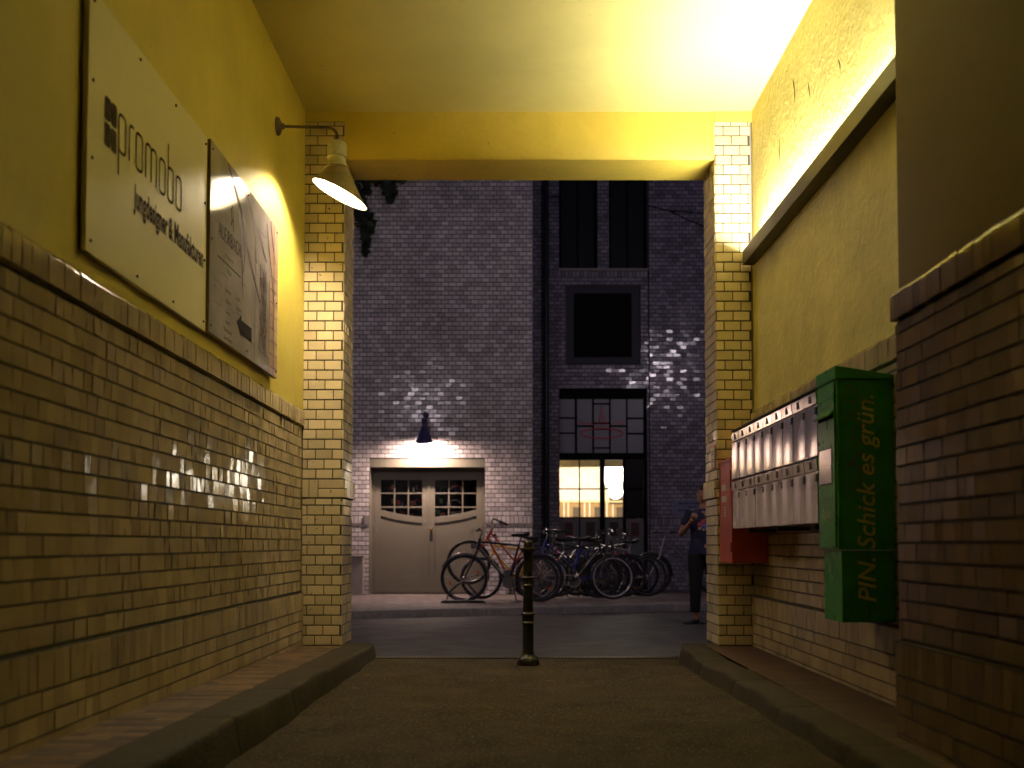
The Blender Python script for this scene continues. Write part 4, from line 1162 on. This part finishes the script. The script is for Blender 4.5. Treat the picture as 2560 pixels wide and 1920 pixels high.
MB().box(-.5, -.35, 0, .5, .35, .03).build("diffuser", mat_emit("room_panel_glow", (1.0, .88, .74), ROOM_E * 5), t)
MB().box(-.52, -.37, .0305, .52, .37, .059).build("housing", ALU, t)

# far wall lamp over the door
t = thing("wall_lamp", "lit dark blue lamp above the far double door", "lamp", (-1.58, YW - .02, 3.17))
Rm = M3((1, 0, 0), (0, 0, 1), (0, -1, 0), (0, 0, 0))
mb = MB(); mb.lathe([(.055, 0), (.055, .015), (.025, .03)], Rm, 16); mb.build("rosette", BLUELAMP, t, smooth=40)
mb = MB(); mb.tube([(0, -.02, 0), (0, -.15, .03), (0, -.27, .02), (0, -.31, -.02), (0, -.31, -.10)], .013, 8); mb.build("arm", BLUELAMP, t, smooth=40)
mb = MB(); mb.lathe([(.015, -.09), (.048, -.10), (.050, -.19), (.042, -.20), (.045, -.25), (.06, -.262)], Matrix.Translation((0, -.31, 0)), 18); mb.build("socket", BLUELAMP, t, smooth=40)
s_ = shade(t, 0, -.262, .06, (0.0, 0, -.505), .150, 0.0, mo=BLUELAMP)
for v in s_.data.vertices:
    v.co.z += v.co.y * .30 * max(0.0, (-.262 - v.co.z) / .243)
    v.co.y -= .31
mb = MB(); mb.lathe([(.02, -.33), (.05, -.38), (.065, -.43), (.055, -.475), (.03, -.50), (.005, -.508)], Matrix.Translation((0, -.31, 0)), 14); mb.build("bulb", DOORB_M, t, smooth=60)

# stone plinth, drainpipe, plaque, cables
t = tag(MB().box(-3.3, YW - .10, 0, -2.665, YW + .003, .66).box(-3.3, YW - .12, .661, -2.655, YW + .003, .70).build("stone_plinth", STONE, bev=.008), "pale stone plinth block left of the far double door", "plinth")
t = thing("drainpipe", "black drainpipe in the corner left of the shop front", "pipe", (.60, YR - .10, 0))
mb = MB(); mb.tube([(0, 0, .02), (0, 0, 9)], .062, 16); mb.build("pipe", PIPE, t, smooth=50)
mb = MB()
for z in (1.1, 3.1, 5.2, 7.3): mb.lathe([(.063, z), (.073, z), (.073, z + .05), (.063, z + .05)], None, 16); mb.box(-.015, .06, z, .015, .10, z + .05)
mb.build("clamp", PIPE, t, smooth=40)
t = thing("cable", "thin black cable sagging across the upper right of the far facade", "cable")
for pts_, r_ in (([(2.60, YR - .09, 7.52), (2.9, YR - .09, 7.44), (3.2, YR - .09, 7.40), (3.6, YR - .09, 7.38), (5.0, YR - .09, 7.36)], .011),
    ([(2.95, YR - .12, 7.44), (3.3, YR - .12, 7.26), (3.7, YR - .12, 7.09), (5.0, YR - .12, 6.6)], .011),
    ([(.66, YR - .05, 7.72), (.86, YR - .05, 7.71)], .013), ([(1.6, YR - .05, 7.6), (1.86, YR - .05, 7.6)], .009), ([(1.6, YR - .05, 7.32), (1.86, YR - .05, 7.32)], .009)):
    mb = MB(); mb.tube(pts_, r_, 6); mb.build("strand", PIPE, t, smooth=50)
t = thing("plaque", "blue-grey plaque on the far facade beside the person", "sign", (3.06, YR - .075, 1.455))
MB().box(0, 0, 0, .82, .012, .285).build("plate", PLAQUE, t)
mb = MB()
rr = random.Random(2)
for z, x0, x1 in ((.205, .10, .74), (.135, .30, .70), (.07, .10, .72)):
    x = x0
    while x < x1: w = rr.uniform(.03, .09); mb.box(x, -.002, z, x + w, -.0005, z + .035); x += w + .022
mb.build("lettering", mat("plaque_print", (.05, .05, .11), .5), t)

# ivy
t = thing("ivy", "dark ivy hanging on the upper left of the far facade", "plant")
rr = random.Random(77); mb = MB(); st_ = MB()
vines = [((-3.4, 8.4), (-2.95, 6.3)), ((-3.3, 8.3), (-2.75, 6.75)), ((-3.6, 8.6), (-2.55, 7.0)), ((-3.3, 7.9), (-2.0, 7.42)), ((-3.5, 8.0), (-1.45, 7.50)), ((-3.6, 7.6), (-3.05, 5.4)), ((-3.2, 7.8), (-2.35, 7.28)), ((-3.8, 7), (-3.1, 4.6)), ((-3.3, 8.2), (-2.6, 6.5)), ((-3.2, 7.6), (-1.9, 7.30)), ((-3.0, 7.7), (-1.25, 7.45)), ((-2.9, 7.5), (-2.62, 5.9)), ((-3.0, 7.3), (-2.5, 6.35)), ((-2.4, 7.6), (-2.15, 6.9))]
for (a, b) in vines:
    pts = []
    for k in range(15):
        f = k / 14; pts.append((a[0] + (b[0] - a[0]) * f + .06 * math.sin(7 * f + a[0]), YW - .04 - .03 * rr.random(), a[1] + (b[1] - a[1]) * f + .05 * math.sin(9 * f)))
    st_.tube(pts, .008, 5)
    for k in range(230):
        f = rr.random() ** .8; q = pts[min(13, int(f * 14))]
        c = Vector((q[0] + rr.gauss(0, .09 * (1.15 - f)), YW - .03 - rr.random() * .14, q[2] + rr.gauss(0, .09 * (1.15 - f))))
        s = rr.uniform(.035, .07); al = rr.uniform(0, 2 * PI)
        Ml = Matrix.Translation(c) @ Matrix.Rotation(rr.gauss(0, .5), 4, 'X') @ Matrix.Rotation(rr.gauss(0, .5), 4, 'Z') @ Matrix.Rotation(al, 4, 'Y')
        L5 = [(0, -1), (.75, -.55), (.95, .2), (.4, .35), (0, 1), (-.4, .35), (-.95, .2), (-.75, -.55)]
        mb.add([Ml @ Vector((u * s, 0, v * s)) for u, v in L5], [tuple(range(8))])
mb.build("leaves", LEAF, t); st_.build("stems", STEM, t, smooth=50)

# lanterns on the street front of the gateway building (light the far facade)
def lantern(x, z, label, m, r=.11):
    t = thing("street_lantern", label, "lantern", (x, Y2 - .01, z), group="globe lanterns on the street front of the gateway building")
    mb = MB(); mb.tube([(0, 0, .25), (0, .5, .32), (0, 1.2, .30), (0, 1.45, .22), (0, 1.5, .10)], .022, 8); mb.build("bracket", STEEL_DK, t, smooth=40)
    mb = MB(); mb.lathe([(.05, .10), (.14, .07), (.20, .035), (.20, .03), (.05, .05)], Matrix.Translation((0, 1.5, 0)), 20); mb.build("hood", STEEL_DK, t, smooth=40)
    mb = MB(); mb.ell((0, 1.5, -.06), (r, r, r)); mb.build("globe", m, t, smooth=60)
lantern(4.15, 6.15, "glowing globe lantern bracketed right of the gateway on the street front", STREET_M, .10)
lantern(-2.3, 4.45, "glowing globe lantern bracketed left of the gateway on the street front", STREET_M2, .10)

# ================================================================== bicycles
def bicycle(label, x, y, face, frame_m, rim_m=ALU, scale=1.0, style='diamond', fender=None, bars='flat', basket=False, rack=False, pitch=0.0, lean=0.0, yaw=0.0, wb=1.06, chain_m=PLASTIC, lamp=False, refl=False, stand=True, seed=0, steer=0.0, zoff=0.0, zs=.0):
    """origin on the ground under the rear hub; faces +x locally; face=-1 turns it to the left"""
    t = thing("bicycle", label, "bicycle", (x, y, zoff), group="bicycles parked along the far facade")
    t.rotation_mode = 'XYZ'
    t.rotation_euler = (lean, -pitch if face > 0 else -pitch, (0 if face > 0 else PI) + yaw)
    t.scale = (scale,) * 3
    Rw = .343
    rh = Vector((0, 0, Rw)); fh = Vector((wb, 0, Rw)); bb = Vector((.44, 0, .285))
    st = Vector((.29, 0, .80 + zs)); ht = Vector((wb - .225, 0, .90)); hb = Vector((wb - .19, 0, .77))
    mb = MB()
    if style == 'diamond': mb.tube([st + Vector((0, 0, -.02)), ht + Vector((.005, 0, -.035))], .0165, 8)
    else:
        m = st.lerp(bb, .55); mb.tube([m, hb.lerp(ht, .8)], .0165, 8)
    mb.tube([hb + Vector((-.004, 0, .02)), bb], .019, 8); mb.tube([st, bb], .0165, 8); mb.tube([ht + Vector((-.004, 0, .015)), hb + Vector((.006, 0, -.02))], .021, 10)
    for s in (-1, 1):
        mb.tube([st + Vector((0, s * .015, -.04)), rh + Vector((0, s * .062, 0))], .0085, 6)
        mb.tube([bb + Vector((0, s * .03, 0)), rh + Vector((0, s * .062, 0))], .0105, 6)
    mb.tube([bb + Vector((0, -.04, 0)), bb + Vector((0, .04, 0))], .024, 10)
    mb.build("frame", frame_m, t, smooth=50)
    mb = MB()
    cr = hb + Vector((.010, 0, -.03))
    mb.tube([cr + Vector((0, -.05, -.015)), cr + Vector((0, 0, .005)), cr + Vector((0, .05, -.015))], .014, 8)
    for s in (-1, 1): mb.tube([cr + Vector((0, s * .05, -.015)), fh.lerp(cr, .5) + Vector((-.012, s * .053, 0)), fh + Vector((0, s * .055, 0))], [.014, .011, .009], 8)
    mb.build("fork", frame_m, t, smooth=50)
    RYm = Matrix.Rotation(PI / 2, 4, 'X')
    rr = random.Random(seed)
    for hub in (rh, fh):
        o = bpy.data.objects.new("wheel", None); COL.objects.link(o); o.parent = t; o.location = hub
        o.rotation_euler = (0, rr.uniform(0, 6), 0)
        c = lambda r, n=40: [(r * math.cos(2 * PI * k / n), 0, r * math.sin(2 * PI * k / n)) for k in range(n)]
        mb = MB(); mb.tube(c(Rw - .018), .019, 8, closed=True, up=(0, 1, 0)); mb.build("tyre", TYRE, o, smooth=60)
        mb = MB(); mb.tube(c(Rw - .044), .011, 6, closed=True, up=(0, 1, 0)); mb.build("rim", rim_m, o, smooth=60)
        mb = MB()
        for k in range(28):
            a = 2 * PI * k / 28; b = a + (.55 if k % 2 else -.55); s = .028 * (1 if k % 4 < 2 else -1)
            mb.tube([(.02 * math.cos(b), s, .02 * math.sin(b)), ((Rw - .05) * math.cos(a), 0, (Rw - .05) * math.sin(a))], .0014, 4)
        mb.build("spokes", ALU, o)
        mb = MB(); mb.lathe([(.012, -.055), (.024, -.032), (.014, -.028), (.014, .028), (.024, .032), (.012, .055)], RYm, 12); mb.build("hub", ALU, o, smooth=40)
        if refl:
            mb = MB()
            for k in (0, 1): mb.box(-.03, -.012, .20, .03, .012, .225, M=Matrix.Rotation(PI * k, 4, 'Y'))
            mb.build("spoke_reflector", ORANGE, o)
    if fender:
        for hub, a0, a1 in ((rh, R(15), R(205)), (fh, R(25), R(185))):
            mb = MB(); n = 24; vs = []
            for k in range(n + 1):
                a = a0 + (a1 - a0) * k / n
                if hub is fh: pass
                for yv, dr in ((-.028, -.012), (-.018, .002), (0, .006), (.018, .002), (.028, -.012)):
                    r = Rw + .016 + dr; vs.append((hub.x + r * math.cos(a), yv, hub.z + r * math.sin(a)))
            mb.add(vs, [(i * 5 + j, i * 5 + j + 1, (i + 1) * 5 + j + 1, (i + 1) * 5 + j) for i in range(n) for j in range(4)])
            mb.tube([(hub.x, .05, hub.z), (hub.x + (Rw + .012) * math.cos(a1 - .3), .025, hub.z + (Rw + .012) * math.sin(a1 - .3))], .003, 5)
            mb.build("mudguard", fender, t, smooth=60)
    # saddle on its post
    mb = MB(); top = st + (st - bb).normalized() * .13
    mb.tube([st - (st - bb).normalized() * .02, top], .0125, 8); mb.build("seat_post", CHROME, t, smooth=50)
    mb = MB(); prof = [(-.13, .075, .03), (-.10, .085, .045), (-.04, .075, .045), (.03, .040, .038), (.09, .024, .030), (.14, .018, .022)]
    vs = []
    for px, w, h in prof:
        for a in range(10):
            an = 2 * PI * a / 10; vs.append((top.x + .01 + px, w * math.cos(an), top.z + .012 + h * (.5 if math.sin(an) > 0 else 1) * math.sin(an) + (.02 if px < -.09 else 0)))
    mb.add(vs, [(i * 10 + k, (i + 1) * 10 + k, (i + 1) * 10 + (k + 1) % 10, i * 10 + (k + 1) % 10) for i in range(5) for k in range(10)] + [tuple(range(10)), tuple(range(50, 60))[::-1]])
    mb.build("saddle", SADDLE, t, smooth=60)
    # stem and handlebar
    d = (ht - hb).normalized(); sh_ = ht + d * .12
    mb = MB(); mb.tube([ht, sh_, sh_ + Vector((.06, 0, .015))], .0125, 8)
    ct = sh_ + Vector((.06, 0, .015))
    Rs = Matrix.Rotation(steer, 4, 'Z')
    if bars == 'flat': pts = [(-.03, -.29, .01), (-.02, -.18, .01), (0, -.05, 0), (0, .05, 0), (-.02, .18, .01), (-.03, .29, .01)]
    elif bars == 'sweep': pts = [(-.24, -.27, .02), (-.12, -.28, .04), (-.03, -.22, .06), (0, -.10, .03), (0, 0, 0), (0, .10, .03), (-.03, .22, .06), (-.12, .28, .04), (-.24, .27, .02)]
    else: pts = [(-.02, -.20, -.13), (.07, -.20, -.11), (.09, -.20, -.03), (.04, -.20, .005), (0, -.15, 0), (0, 0, 0), (0, .15, 0), (.04, .20, .005), (.09, .20, -.03), (.07, .20, -.11), (-.02, .20, -.13)]
    pts = [ct + (Rs @ Vector(p)) for p in pts]
    mb.tube(pts, .0115, 8); hbar = mb.build("handlebar", CHROME if bars != 'drop' else PLASTIC, t, smooth=50)
    for e in ((0, 1), (-1, -2)):
        mb = MB(); a, b = pts[e[0]], pts[e[1]]; dv = (b - a).normalized()
        mb.tube([a - dv * .01, a + dv * .12], .017, 8); mb.tube([a + dv * .13 + Vector((.0, 0, -.005)), a + dv * .07 + Vector((.045, 0, -.03)), a + dv * .0 + Vector((.05, 0, -.04))], .005, 5)
        mb.build("grip", PLASTIC, hbar, smooth=50)
    mb = MB(); mb.tube([ct + Vector((.01, .05, 0)), ct + Vector((.10, .06, -.02)), ct + Vector((.12, .04, -.16)), hb + Vector((.05, .02, 0)), fh + Vector((-.03, .05, .12))], .003, 5)
    mb.tube([ct + Vector((.01, -.06, 0)), ct + Vector((.09, -.05, .02)), ct + Vector((.05, -.03, -.16)), bb + Vector((.1, 0, .2))], .003, 5); mb.build("cable", PLASTIC, t, smooth=50)
    # drivetrain
    mb = MB(); mb.lathe([(.02, .040), (.095, .042), (.095, .047), (.02, .049)], Matrix.Translation(bb) @ Matrix.Rotation(-PI / 2, 4, 'X') @ Matrix.Translation((0, 0, -.0)), 24)
    ca = rr.uniform(0, 6)
    for s in (-1, 1):
        e = bb + Vector((s * .17 * math.cos(ca), -s * .07, s * .17 * math.sin(ca)))
        mb.tube([bb + Vector((0, -s * .055, 0)), e], .010, 6)
        mb.box(e.x - .045, e.y - (.09 if s > 0 else 0), e.z - .012, e.x + .045, e.y + (0 if s > 0 else .09), e.z + .012)
    mb.build("crank", ALU, t, smooth=40)
    mb = MB()
    pts = [bb + Vector((.09 * math.cos(a), -.045, .09 * math.sin(a))) for a in [R(-85 + 17 * k) for k in range(11)]] + [rh + Vector((.035 * math.cos(a), -.045, .035 * math.sin(a))) for a in [R(95 + 20 * k) for k in range(9)]]
    mb.tube(pts, .005, 5, closed=True); mb.build("chain", chain_m, t)
    if rack:
        mb = MB()
        for s in (-1, 1):
            mb.tube([(.20, s * .05, .74), (-.20, s * .06, .755), (-.24, s * .03, .755)], .006, 6); mb.tube([(-.12, s * .06, .752), (0, s * .07, Rw)], .005, 6)
        for q in (-.15, -.05, .05, .15): mb.tube([(q, -.055, .755), (q, .055, .755)], .004, 5)
        mb.build("luggage_rack", CHROME, t, smooth=50)
        MB().box(-.275, -.035, .69, -.245, .035, .74).build("tail_light", RED_SIGN, t, bev=.006)
    if lamp:
        mb = MB(); mb.lathe([(.012, -.05), (.035, -.03), (.04, .02), (.03, .028)], Matrix.Translation(hb + Vector((.07, 0, .03))) @ Matrix.Rotation(PI / 2, 4, 'Y'), 14); mb.build("headlight", CHROME, t, smooth=40)
    if basket:
        mb = MB()
        for zz in (0, .06, .12, .18, .22):
            w = .15 + .03 * zz / .2; bx = ct.x + .10
            mb.tube([(bx - .02, -w, .86 + zz), (bx + .20, -w, .86 + zz), (bx + .20, w, .86 + zz), (bx - .02, w, .86 + zz)], .004, 5, closed=True)
        for k in range(6):
            yv = -.15 + .06 * k; mb.tube([(bx + .20, yv, .86), (bx + .20, yv * 1.2, 1.08)], .003, 4); mb.tube([(bx - .02, yv, .86), (bx + .20, yv, .86)], .003, 4)
        mb.build("basket", PLASTIC, t)
    if stand:
        mb = MB(); mb.tube([bb + Vector((-.05, .04, 0)), bb + Vector((-.11, .17, -.255))], .008, 6); mb.build("kickstand", PLASTIC, t, smooth=50)
    return t
bicycle("black bicycle with chrome mudguards parked in front, behind the bollard", .37, 15.80, -1, B_BLACK, CHROME, 1.07, fender=CHROME, bars='flat', rack=True, refl=True, wb=1.08, seed=1, lamp=True, zs=.03)
bicycle("red bicycle with its front wheel raised, behind the black one", .25, 16.22, -1, B_RED, ALU, 1.02, style='step', bars='sweep', pitch=.24, wb=1.08, seed=2, rack=True)
bicycle("yellow framed bicycle between the red one and the wall", .50, 16.62, -1, B_YELL, RIM_D, 1.0, bars='flat', wb=1.05, seed=3, refl=True)
bicycle("dark blue bicycle half hidden behind the chrome mudguard", 1.38, 16.9, -1, B_BLUE, RIM_D, 1.04, style='step', fender=PLASTIC, bars='sweep', wb=1.07, seed=4, rack=True)
bicycle("black bicycle with pale rimmed wheels facing right", .50, 16.55, 1, B_DARK, RIM_W, 1.03, bars='flat', wb=1.04, seed=5, chain_m=RIM_W)
bicycle("dark bicycle with a wire basket in front of the shop window", .72, 17.35, 1, B_DARK, RIM_D, 1.05, style='step', fender=PLASTIC, bars='sweep', basket=True, wb=1.08, seed=6)
bicycle("slim silver racing bicycle leaning by the shop door", 2.24, 17.45, -1, B_WHITE, ALU, 1.0, bars='drop', wb=1.0, seed=7, stand=False, lean=.06)
bicycle("grey bicycle with black grips at the right end of the row", 3.50, 17.85, -1, B_GREY, RIM_D, 1.06, style='step', fender=PLASTIC, bars='flat', wb=1.08, seed=8, steer=.5)
bicycle("black city bicycle in the tangle left of the white rimmed wheel", 1.55, 17.15, -1, B_DARK, RIM_D, 1.04, fender=PLASTIC, bars='sweep', wb=1.08, seed=10, rack=True)
bicycle("dark purple bicycle at the back against the shop wall", 1.05, 17.65, 1, paint("bike_purple", (.04, .02, .08)), RIM_D, 1.02, bars='flat', wb=1.05, seed=11, refl=True)
t = thing("bicycle_stand", "shiny arched wheel holder on a dark base under the leftmost wheel", "stand", (-.80, 15.62, 0))
mb = MB()
mb.tube([(-.24, 0, .05), (-.20, 0, .16), (-.08, 0, .27), (0, 0, .315), (.08, 0, .29), (.18, 0, .17), (.26, 0, .06)], [.010, .014, .017, .018, .017, .014, .010], 10)
mb.build("arch", RIM_D, t, smooth=50)
mb = MB(); mb.tube([(.17 * math.cos(a) , 0, .17 + .13 * math.sin(a)) for a in [R(185 + 17 * k) for k in range(11)]], .013, 8); mb.build("lower_loop", CHROME, t, smooth=50)
mb = MB(); mb.prism([(-.34, 0), (-.30, .035), (.32, .035), (.36, 0)], -.09, .12, M3((1, 0, 0), (0, 0, 1), (0, -1, 0), (0, 0, 0))); mb.build("base", PLASTIC, t, bev=.006)
# ================================================================== person
t = thing("person", "person in a dark flower print t-shirt holding a phone, half hidden by the right pillar", "person", (2.27, 12.3, -0.078))
def remesh(o, vox, sm=4):
    m = o.modifiers.new("remesh", 'REMESH'); m.mode = 'VOXEL'; m.voxel_size = vox; m.use_smooth_shade = True
    s = o.modifiers.new("smooth", 'SMOOTH'); s.iterations = sm; s.factor = .5
mb = MB()
fd = Vector((-.88, -.47, 0)).normalized(); sd = Vector((-fd.y, fd.x, 0)); hc = Vector((-.005, -.015, 1.565))
Mh = M3(fd, sd, (0, 0, 1), (0, 0, 0)).to_3x3()
H3 = lambda a, b, c: hc + Mh @ Vector((a, b, c))
mb.ell(H3(-.012, 0, .022), (.092, .073, .088), 20, 14, M=Mh)
mb.ell(H3(.022, 0, -.030), (.066, .056, .078), 18, 12, M=Mh)
mb.ell(H3(.058, 0, -.088), (.024, .024, .018), 12, 8, M=Mh)
mb.tube([H3(.080, 0, .022), H3(.100, 0, -.014), H3(.094, 0, -.026)], [.008, .0125, .010], 8)
for s in (-1, 1):
    mb.ell(H3(.074, s * .012, -.054), (.012, .014, .006), 10, 6, M=Mh)
    mb.ell(H3(.094, s * .010, -.024), (.008, .008, .007), 8, 6, M=Mh)
    mb.ell(H3(-.008, s * .074, -.008), (.016, .008, .028), 10, 8, M=Mh)
    mb.ell(H3(.070, s * .030, .026), (.016, .024, .009), 10, 6, M=Mh)
    mb.ell(H3(.060, s * .036, -.022), (.018, .018, .020), 10, 6, M=Mh)
mb.ell(H3(.074, 0, -.066), (.011, .020, .006), 10, 6, M=Mh)
mb.tube([H3(-.02, 0, -.06), Vector((0, .0, 1.43)), Vector((0, .01, 1.36))], [.050, .052, .075], 14)
mb.tube([(-.16, 0, 1.345), (0, .0, 1.365), (.16, 0, 1.345)], [.040, .045, .040], 12)
mb.tube([(0, 0, 1.36), (0, 0, 1.20), (0, 0, 1.05), (0, 0, .92)], [.10, .115, .10, .12], 16)
# right arm, bent up; hand holding a phone
S, E_, Wr = Vector((-.175, .0, 1.355)), Vector((-.275, .03, 1.095)), Vector((-.195, -.15, 1.215))
mb.tube([S, S.lerp(E_, .5), E_], [.046, .042, .034], 12); mb.tube([E_, E_.lerp(Wr, .35), Wr], [.035, .036, .023], 12); mb.ell(E_, (.036,) * 3)
Pm = Wr + Vector((.025, -.045, .045))
mb.tube([Wr, Pm], [.024, .030], 10, sx=1.3)
for k, (ln) in enumerate((.060, .068, .064, .052)):
    b = Pm + Vector((-.028 + .019 * k, -.012, .016 - .006 * k)); m_ = b + Vector((.006, -.014, ln * .55)); e = m_ + Vector((.022, .010, ln * .42))
    mb.tube([b, m_, e], [.0095, .009, .0075], 8)
mb.tube([Pm + Vector((.022, .005, -.012)), Pm + Vector((.048, -.004, .018)), Pm + Vector((.050, -.010, .048))], [.012, .010, .008], 8)
# left arm hanging, relaxed hand
S, E_, Wr = Vector((.175, .0, 1.355)), Vector((.245, .04, 1.085)), Vector((.26, -.04, .855))
mb.tube([S, S.lerp(E_, .5), E_], [.046, .042, .034], 12); mb.tube([E_, E_.lerp(Wr, .35), Wr], [.035, .036, .023], 12); mb.ell(E_, (.036,) * 3)
Pm = Wr + Vector((.0, -.02, -.07)); mb.tube([Wr, Pm], [.024, .030], 10, sx=1.2)
for k, ln in enumerate((.066, .074, .070, .058)):
    b = Pm + Vector((0, -.030 + .019 * k, -.012)); m_ = b + Vector((-.004, -.004, -ln * .6)); e = m_ + Vector((-.018, .004, -ln * .38)); mb.tube([b, m_, e], [.0095, .009, .0075], 8)
mb.tube([Pm + Vector((-.01, -.028, .03)), Pm + Vector((-.02, -.052, 0)), Pm + Vector((-.022, -.056, -.03))], [.012, .010, .008], 8)
# legs
for s, K, A in ((-1, Vector((-.115, -.02, .47)), Vector((-.115, .01, .09))), (1, Vector((.105, .0, .47)), Vector((.10, .05, .09)))):
    Hp = Vector((s * .095, 0, .86)); mb.tube([Hp, Hp.lerp(K, .5), K, K.lerp(A, .35), A, A + Vector((0, 0, -.05))], [.088, .072, .052, .053, .034, .034], 14)
    mb.tube([A + Vector((.02, .02, -.05)), A + Vector((-.10, -.05, -.062))], [.034, .026], 10)
body = mb.build("body", SKIN, t); remesh(body, .0065, 3)
mb = MB()
for s in (-1, 1): mb.ell(H3(.0795, s * .030, .008), (.0095, .012, .008), 10, 8, M=Mh)
mb.build("eyes", EYE, t, smooth=60)
mb = MB()
for s in (-1, 1): mb.ell(H3(.0885, s * .031, .008), (.0025, .005, .005), 8, 6, M=Mh); mb.tube([H3(.088, s * .016, .028), H3(.089, s * .032, .033), H3(.078, s * .047, .028)], .003, 5)
mb.build("brows", HAIR, t, smooth=60)
mb = MB(); mb.ell(H3(-.020, 0, .052), (.096, .082, .078), 20, 12, M=Mh); mb.ell(H3(-.075, 0, -.02), (.050, .062, .075), 16, 10, M=Mh); mb.ell(H3(-.125, 0, .03), (.045, .042, .042), 14, 10, M=Mh)
h = mb.build("hair", HAIR, t); remesh(h, .008, 2)
mb = MB()
rings = [(1.395, .085, .070, 0), (1.375, .165, .085, 0), (1.33, .195, .10, 0), (1.24, .185, .115, 0), (1.13, .168, .112, 0), (1.02, .165, .108, 0), (.92, .185, .118, 0), (.84, .195, .122, 0), (.835, .185, .11, 0)]
vs = []
for z, rx, ry, q in rings:
    for k in range(28): a = 2 * PI * k / 28; vs.append((rx * math.copysign(abs(math.cos(a)) ** .8, math.cos(a)), ry * math.copysign(abs(math.sin(a)) ** .85, math.sin(a)) + .006 * math.sin(5 * a + z * 30), z))
mb.add(vs, [(i * 28 + k, (i + 1) * 28 + k, (i + 1) * 28 + (k + 1) % 28, i * 28 + (k + 1) % 28) for i in range(len(rings) - 1) for k in range(28)] + [tuple(range(28)), tuple(range(28 * (len(rings) - 1), 28 * len(rings)))[::-1]])
for s, S, E_ in ((-1, Vector((-.155, .0, 1.365)), Vector((-.275, .03, 1.095))), (1, Vector((.155, .0, 1.365)), Vector((.245, .04, 1.085)))):
    mb.tube([S, S.lerp(E_, .3), S.lerp(E_, .66)], [.062, .062, .060], 16)
sh2 = mb.build("t_shirt", SHIRT, t); remesh(sh2, .009, 3)
mb = MB()
for s, K, A in ((-1, Vector((-.115, -.02, .47)), Vector((-.115, .01, .155))), (1, Vector((.105, .0, .47)), Vector((.10, .05, .155)))):
    Hp = Vector((s * .095, 0, .84)); mb.tube([Hp, Hp.lerp(K, .5), K, K.lerp(A, .5), A], [.108, .092, .074, .068, .060], 18)
mb.ell((0, .01, .86), (.182, .118, .10), 20, 12)
tr = mb.build("trousers", TROUS, t); remesh(tr, .010, 3)
for A in (Vector((-.115, .01, .09)), Vector((.10, .05, .09))):
    mb = MB(); mb.tube([A + Vector((.035, .03, -.045)), A + Vector((-.02, -.01, -.042)), A + Vector((-.09, -.045, -.062)), A + Vector((-.145, -.075, -.070))], [.040, .043, .036, .020], 14)
    mb.box(A.x - .13, A.y - .035, .002, A.x + .06, A.y + .035, .016, M=Matrix.Translation(A) @ Matrix.Rotation(R(26), 4, 'Z') @ Matrix.Translation(-A))
    so = mb.build("shoe", SHOE, t); remesh(so, .006, 2)
# flower print on the chest (on the shirt front)
def onshirt(x, z, d=.004):
    rx, ry = .178, .113
    yv = -ry * (max(0.0, 1 - (abs(x) / rx) ** 2.4)) ** .42
    return Vector((x, yv - d, z))
for nm, m_, cs in (("pink_print", PINK, [(-.075, 1.205, .034), (-.03, 1.235, .036), (.02, 1.25, .034), (-.055, 1.185, .026), (.05, 1.23, .03)]), ("blue_print", BLUEP, [(-.02, 1.185, .032), (.04, 1.18, .026)]), ("pale_print", PALEP, [(-.075, 1.155, .026), (.01, 1.15, .022), (-.03, 1.14, .018)])):
    mb = MB()
    for cx_, cz_, r in cs:
        c0 = onshirt(cx_, cz_); ring = []
        for k in range(20):
            a = 2 * PI * k / 20; q = r * (.78 + .22 * math.cos(5 * a)); ring.append(onshirt(cx_ + q * math.cos(a), cz_ + q * math.sin(a)))
        mb.add([c0 + Vector((0, -.002, 0))] + ring, [(0, 1 + k, 1 + (k + 1) % 20) for k in range(20)])
    mb.build(nm, m_, t)
mb = MB(); mb.tube([Vector((-.195, -.15, 1.215)) + Vector((.005 + .026 * math.cos(a), .006 * math.cos(a) + .026 * math.sin(a) * .7, -.006 + .018 * math.sin(a))) for a in [2 * PI * k / 14 for k in range(14)]], .006, 6, closed=True); mb.build("watch", PLASTIC, t, smooth=50)
t = thing("phone", "small phone in the raised hand of the person by the pillar", "phone", (2.27 - .145, 12.3 - .222, -0.078 + 1.25))
t.rotation_euler = (R(-20), R(12), R(20))
MB().box(-.034, -.004, 0, .034, .004, .125).build("case", PLASTIC, t, bev=.002)
MB().box(-.030, -.0052, .006, .030, -.0042, .119).build("screen", CHROME, t)
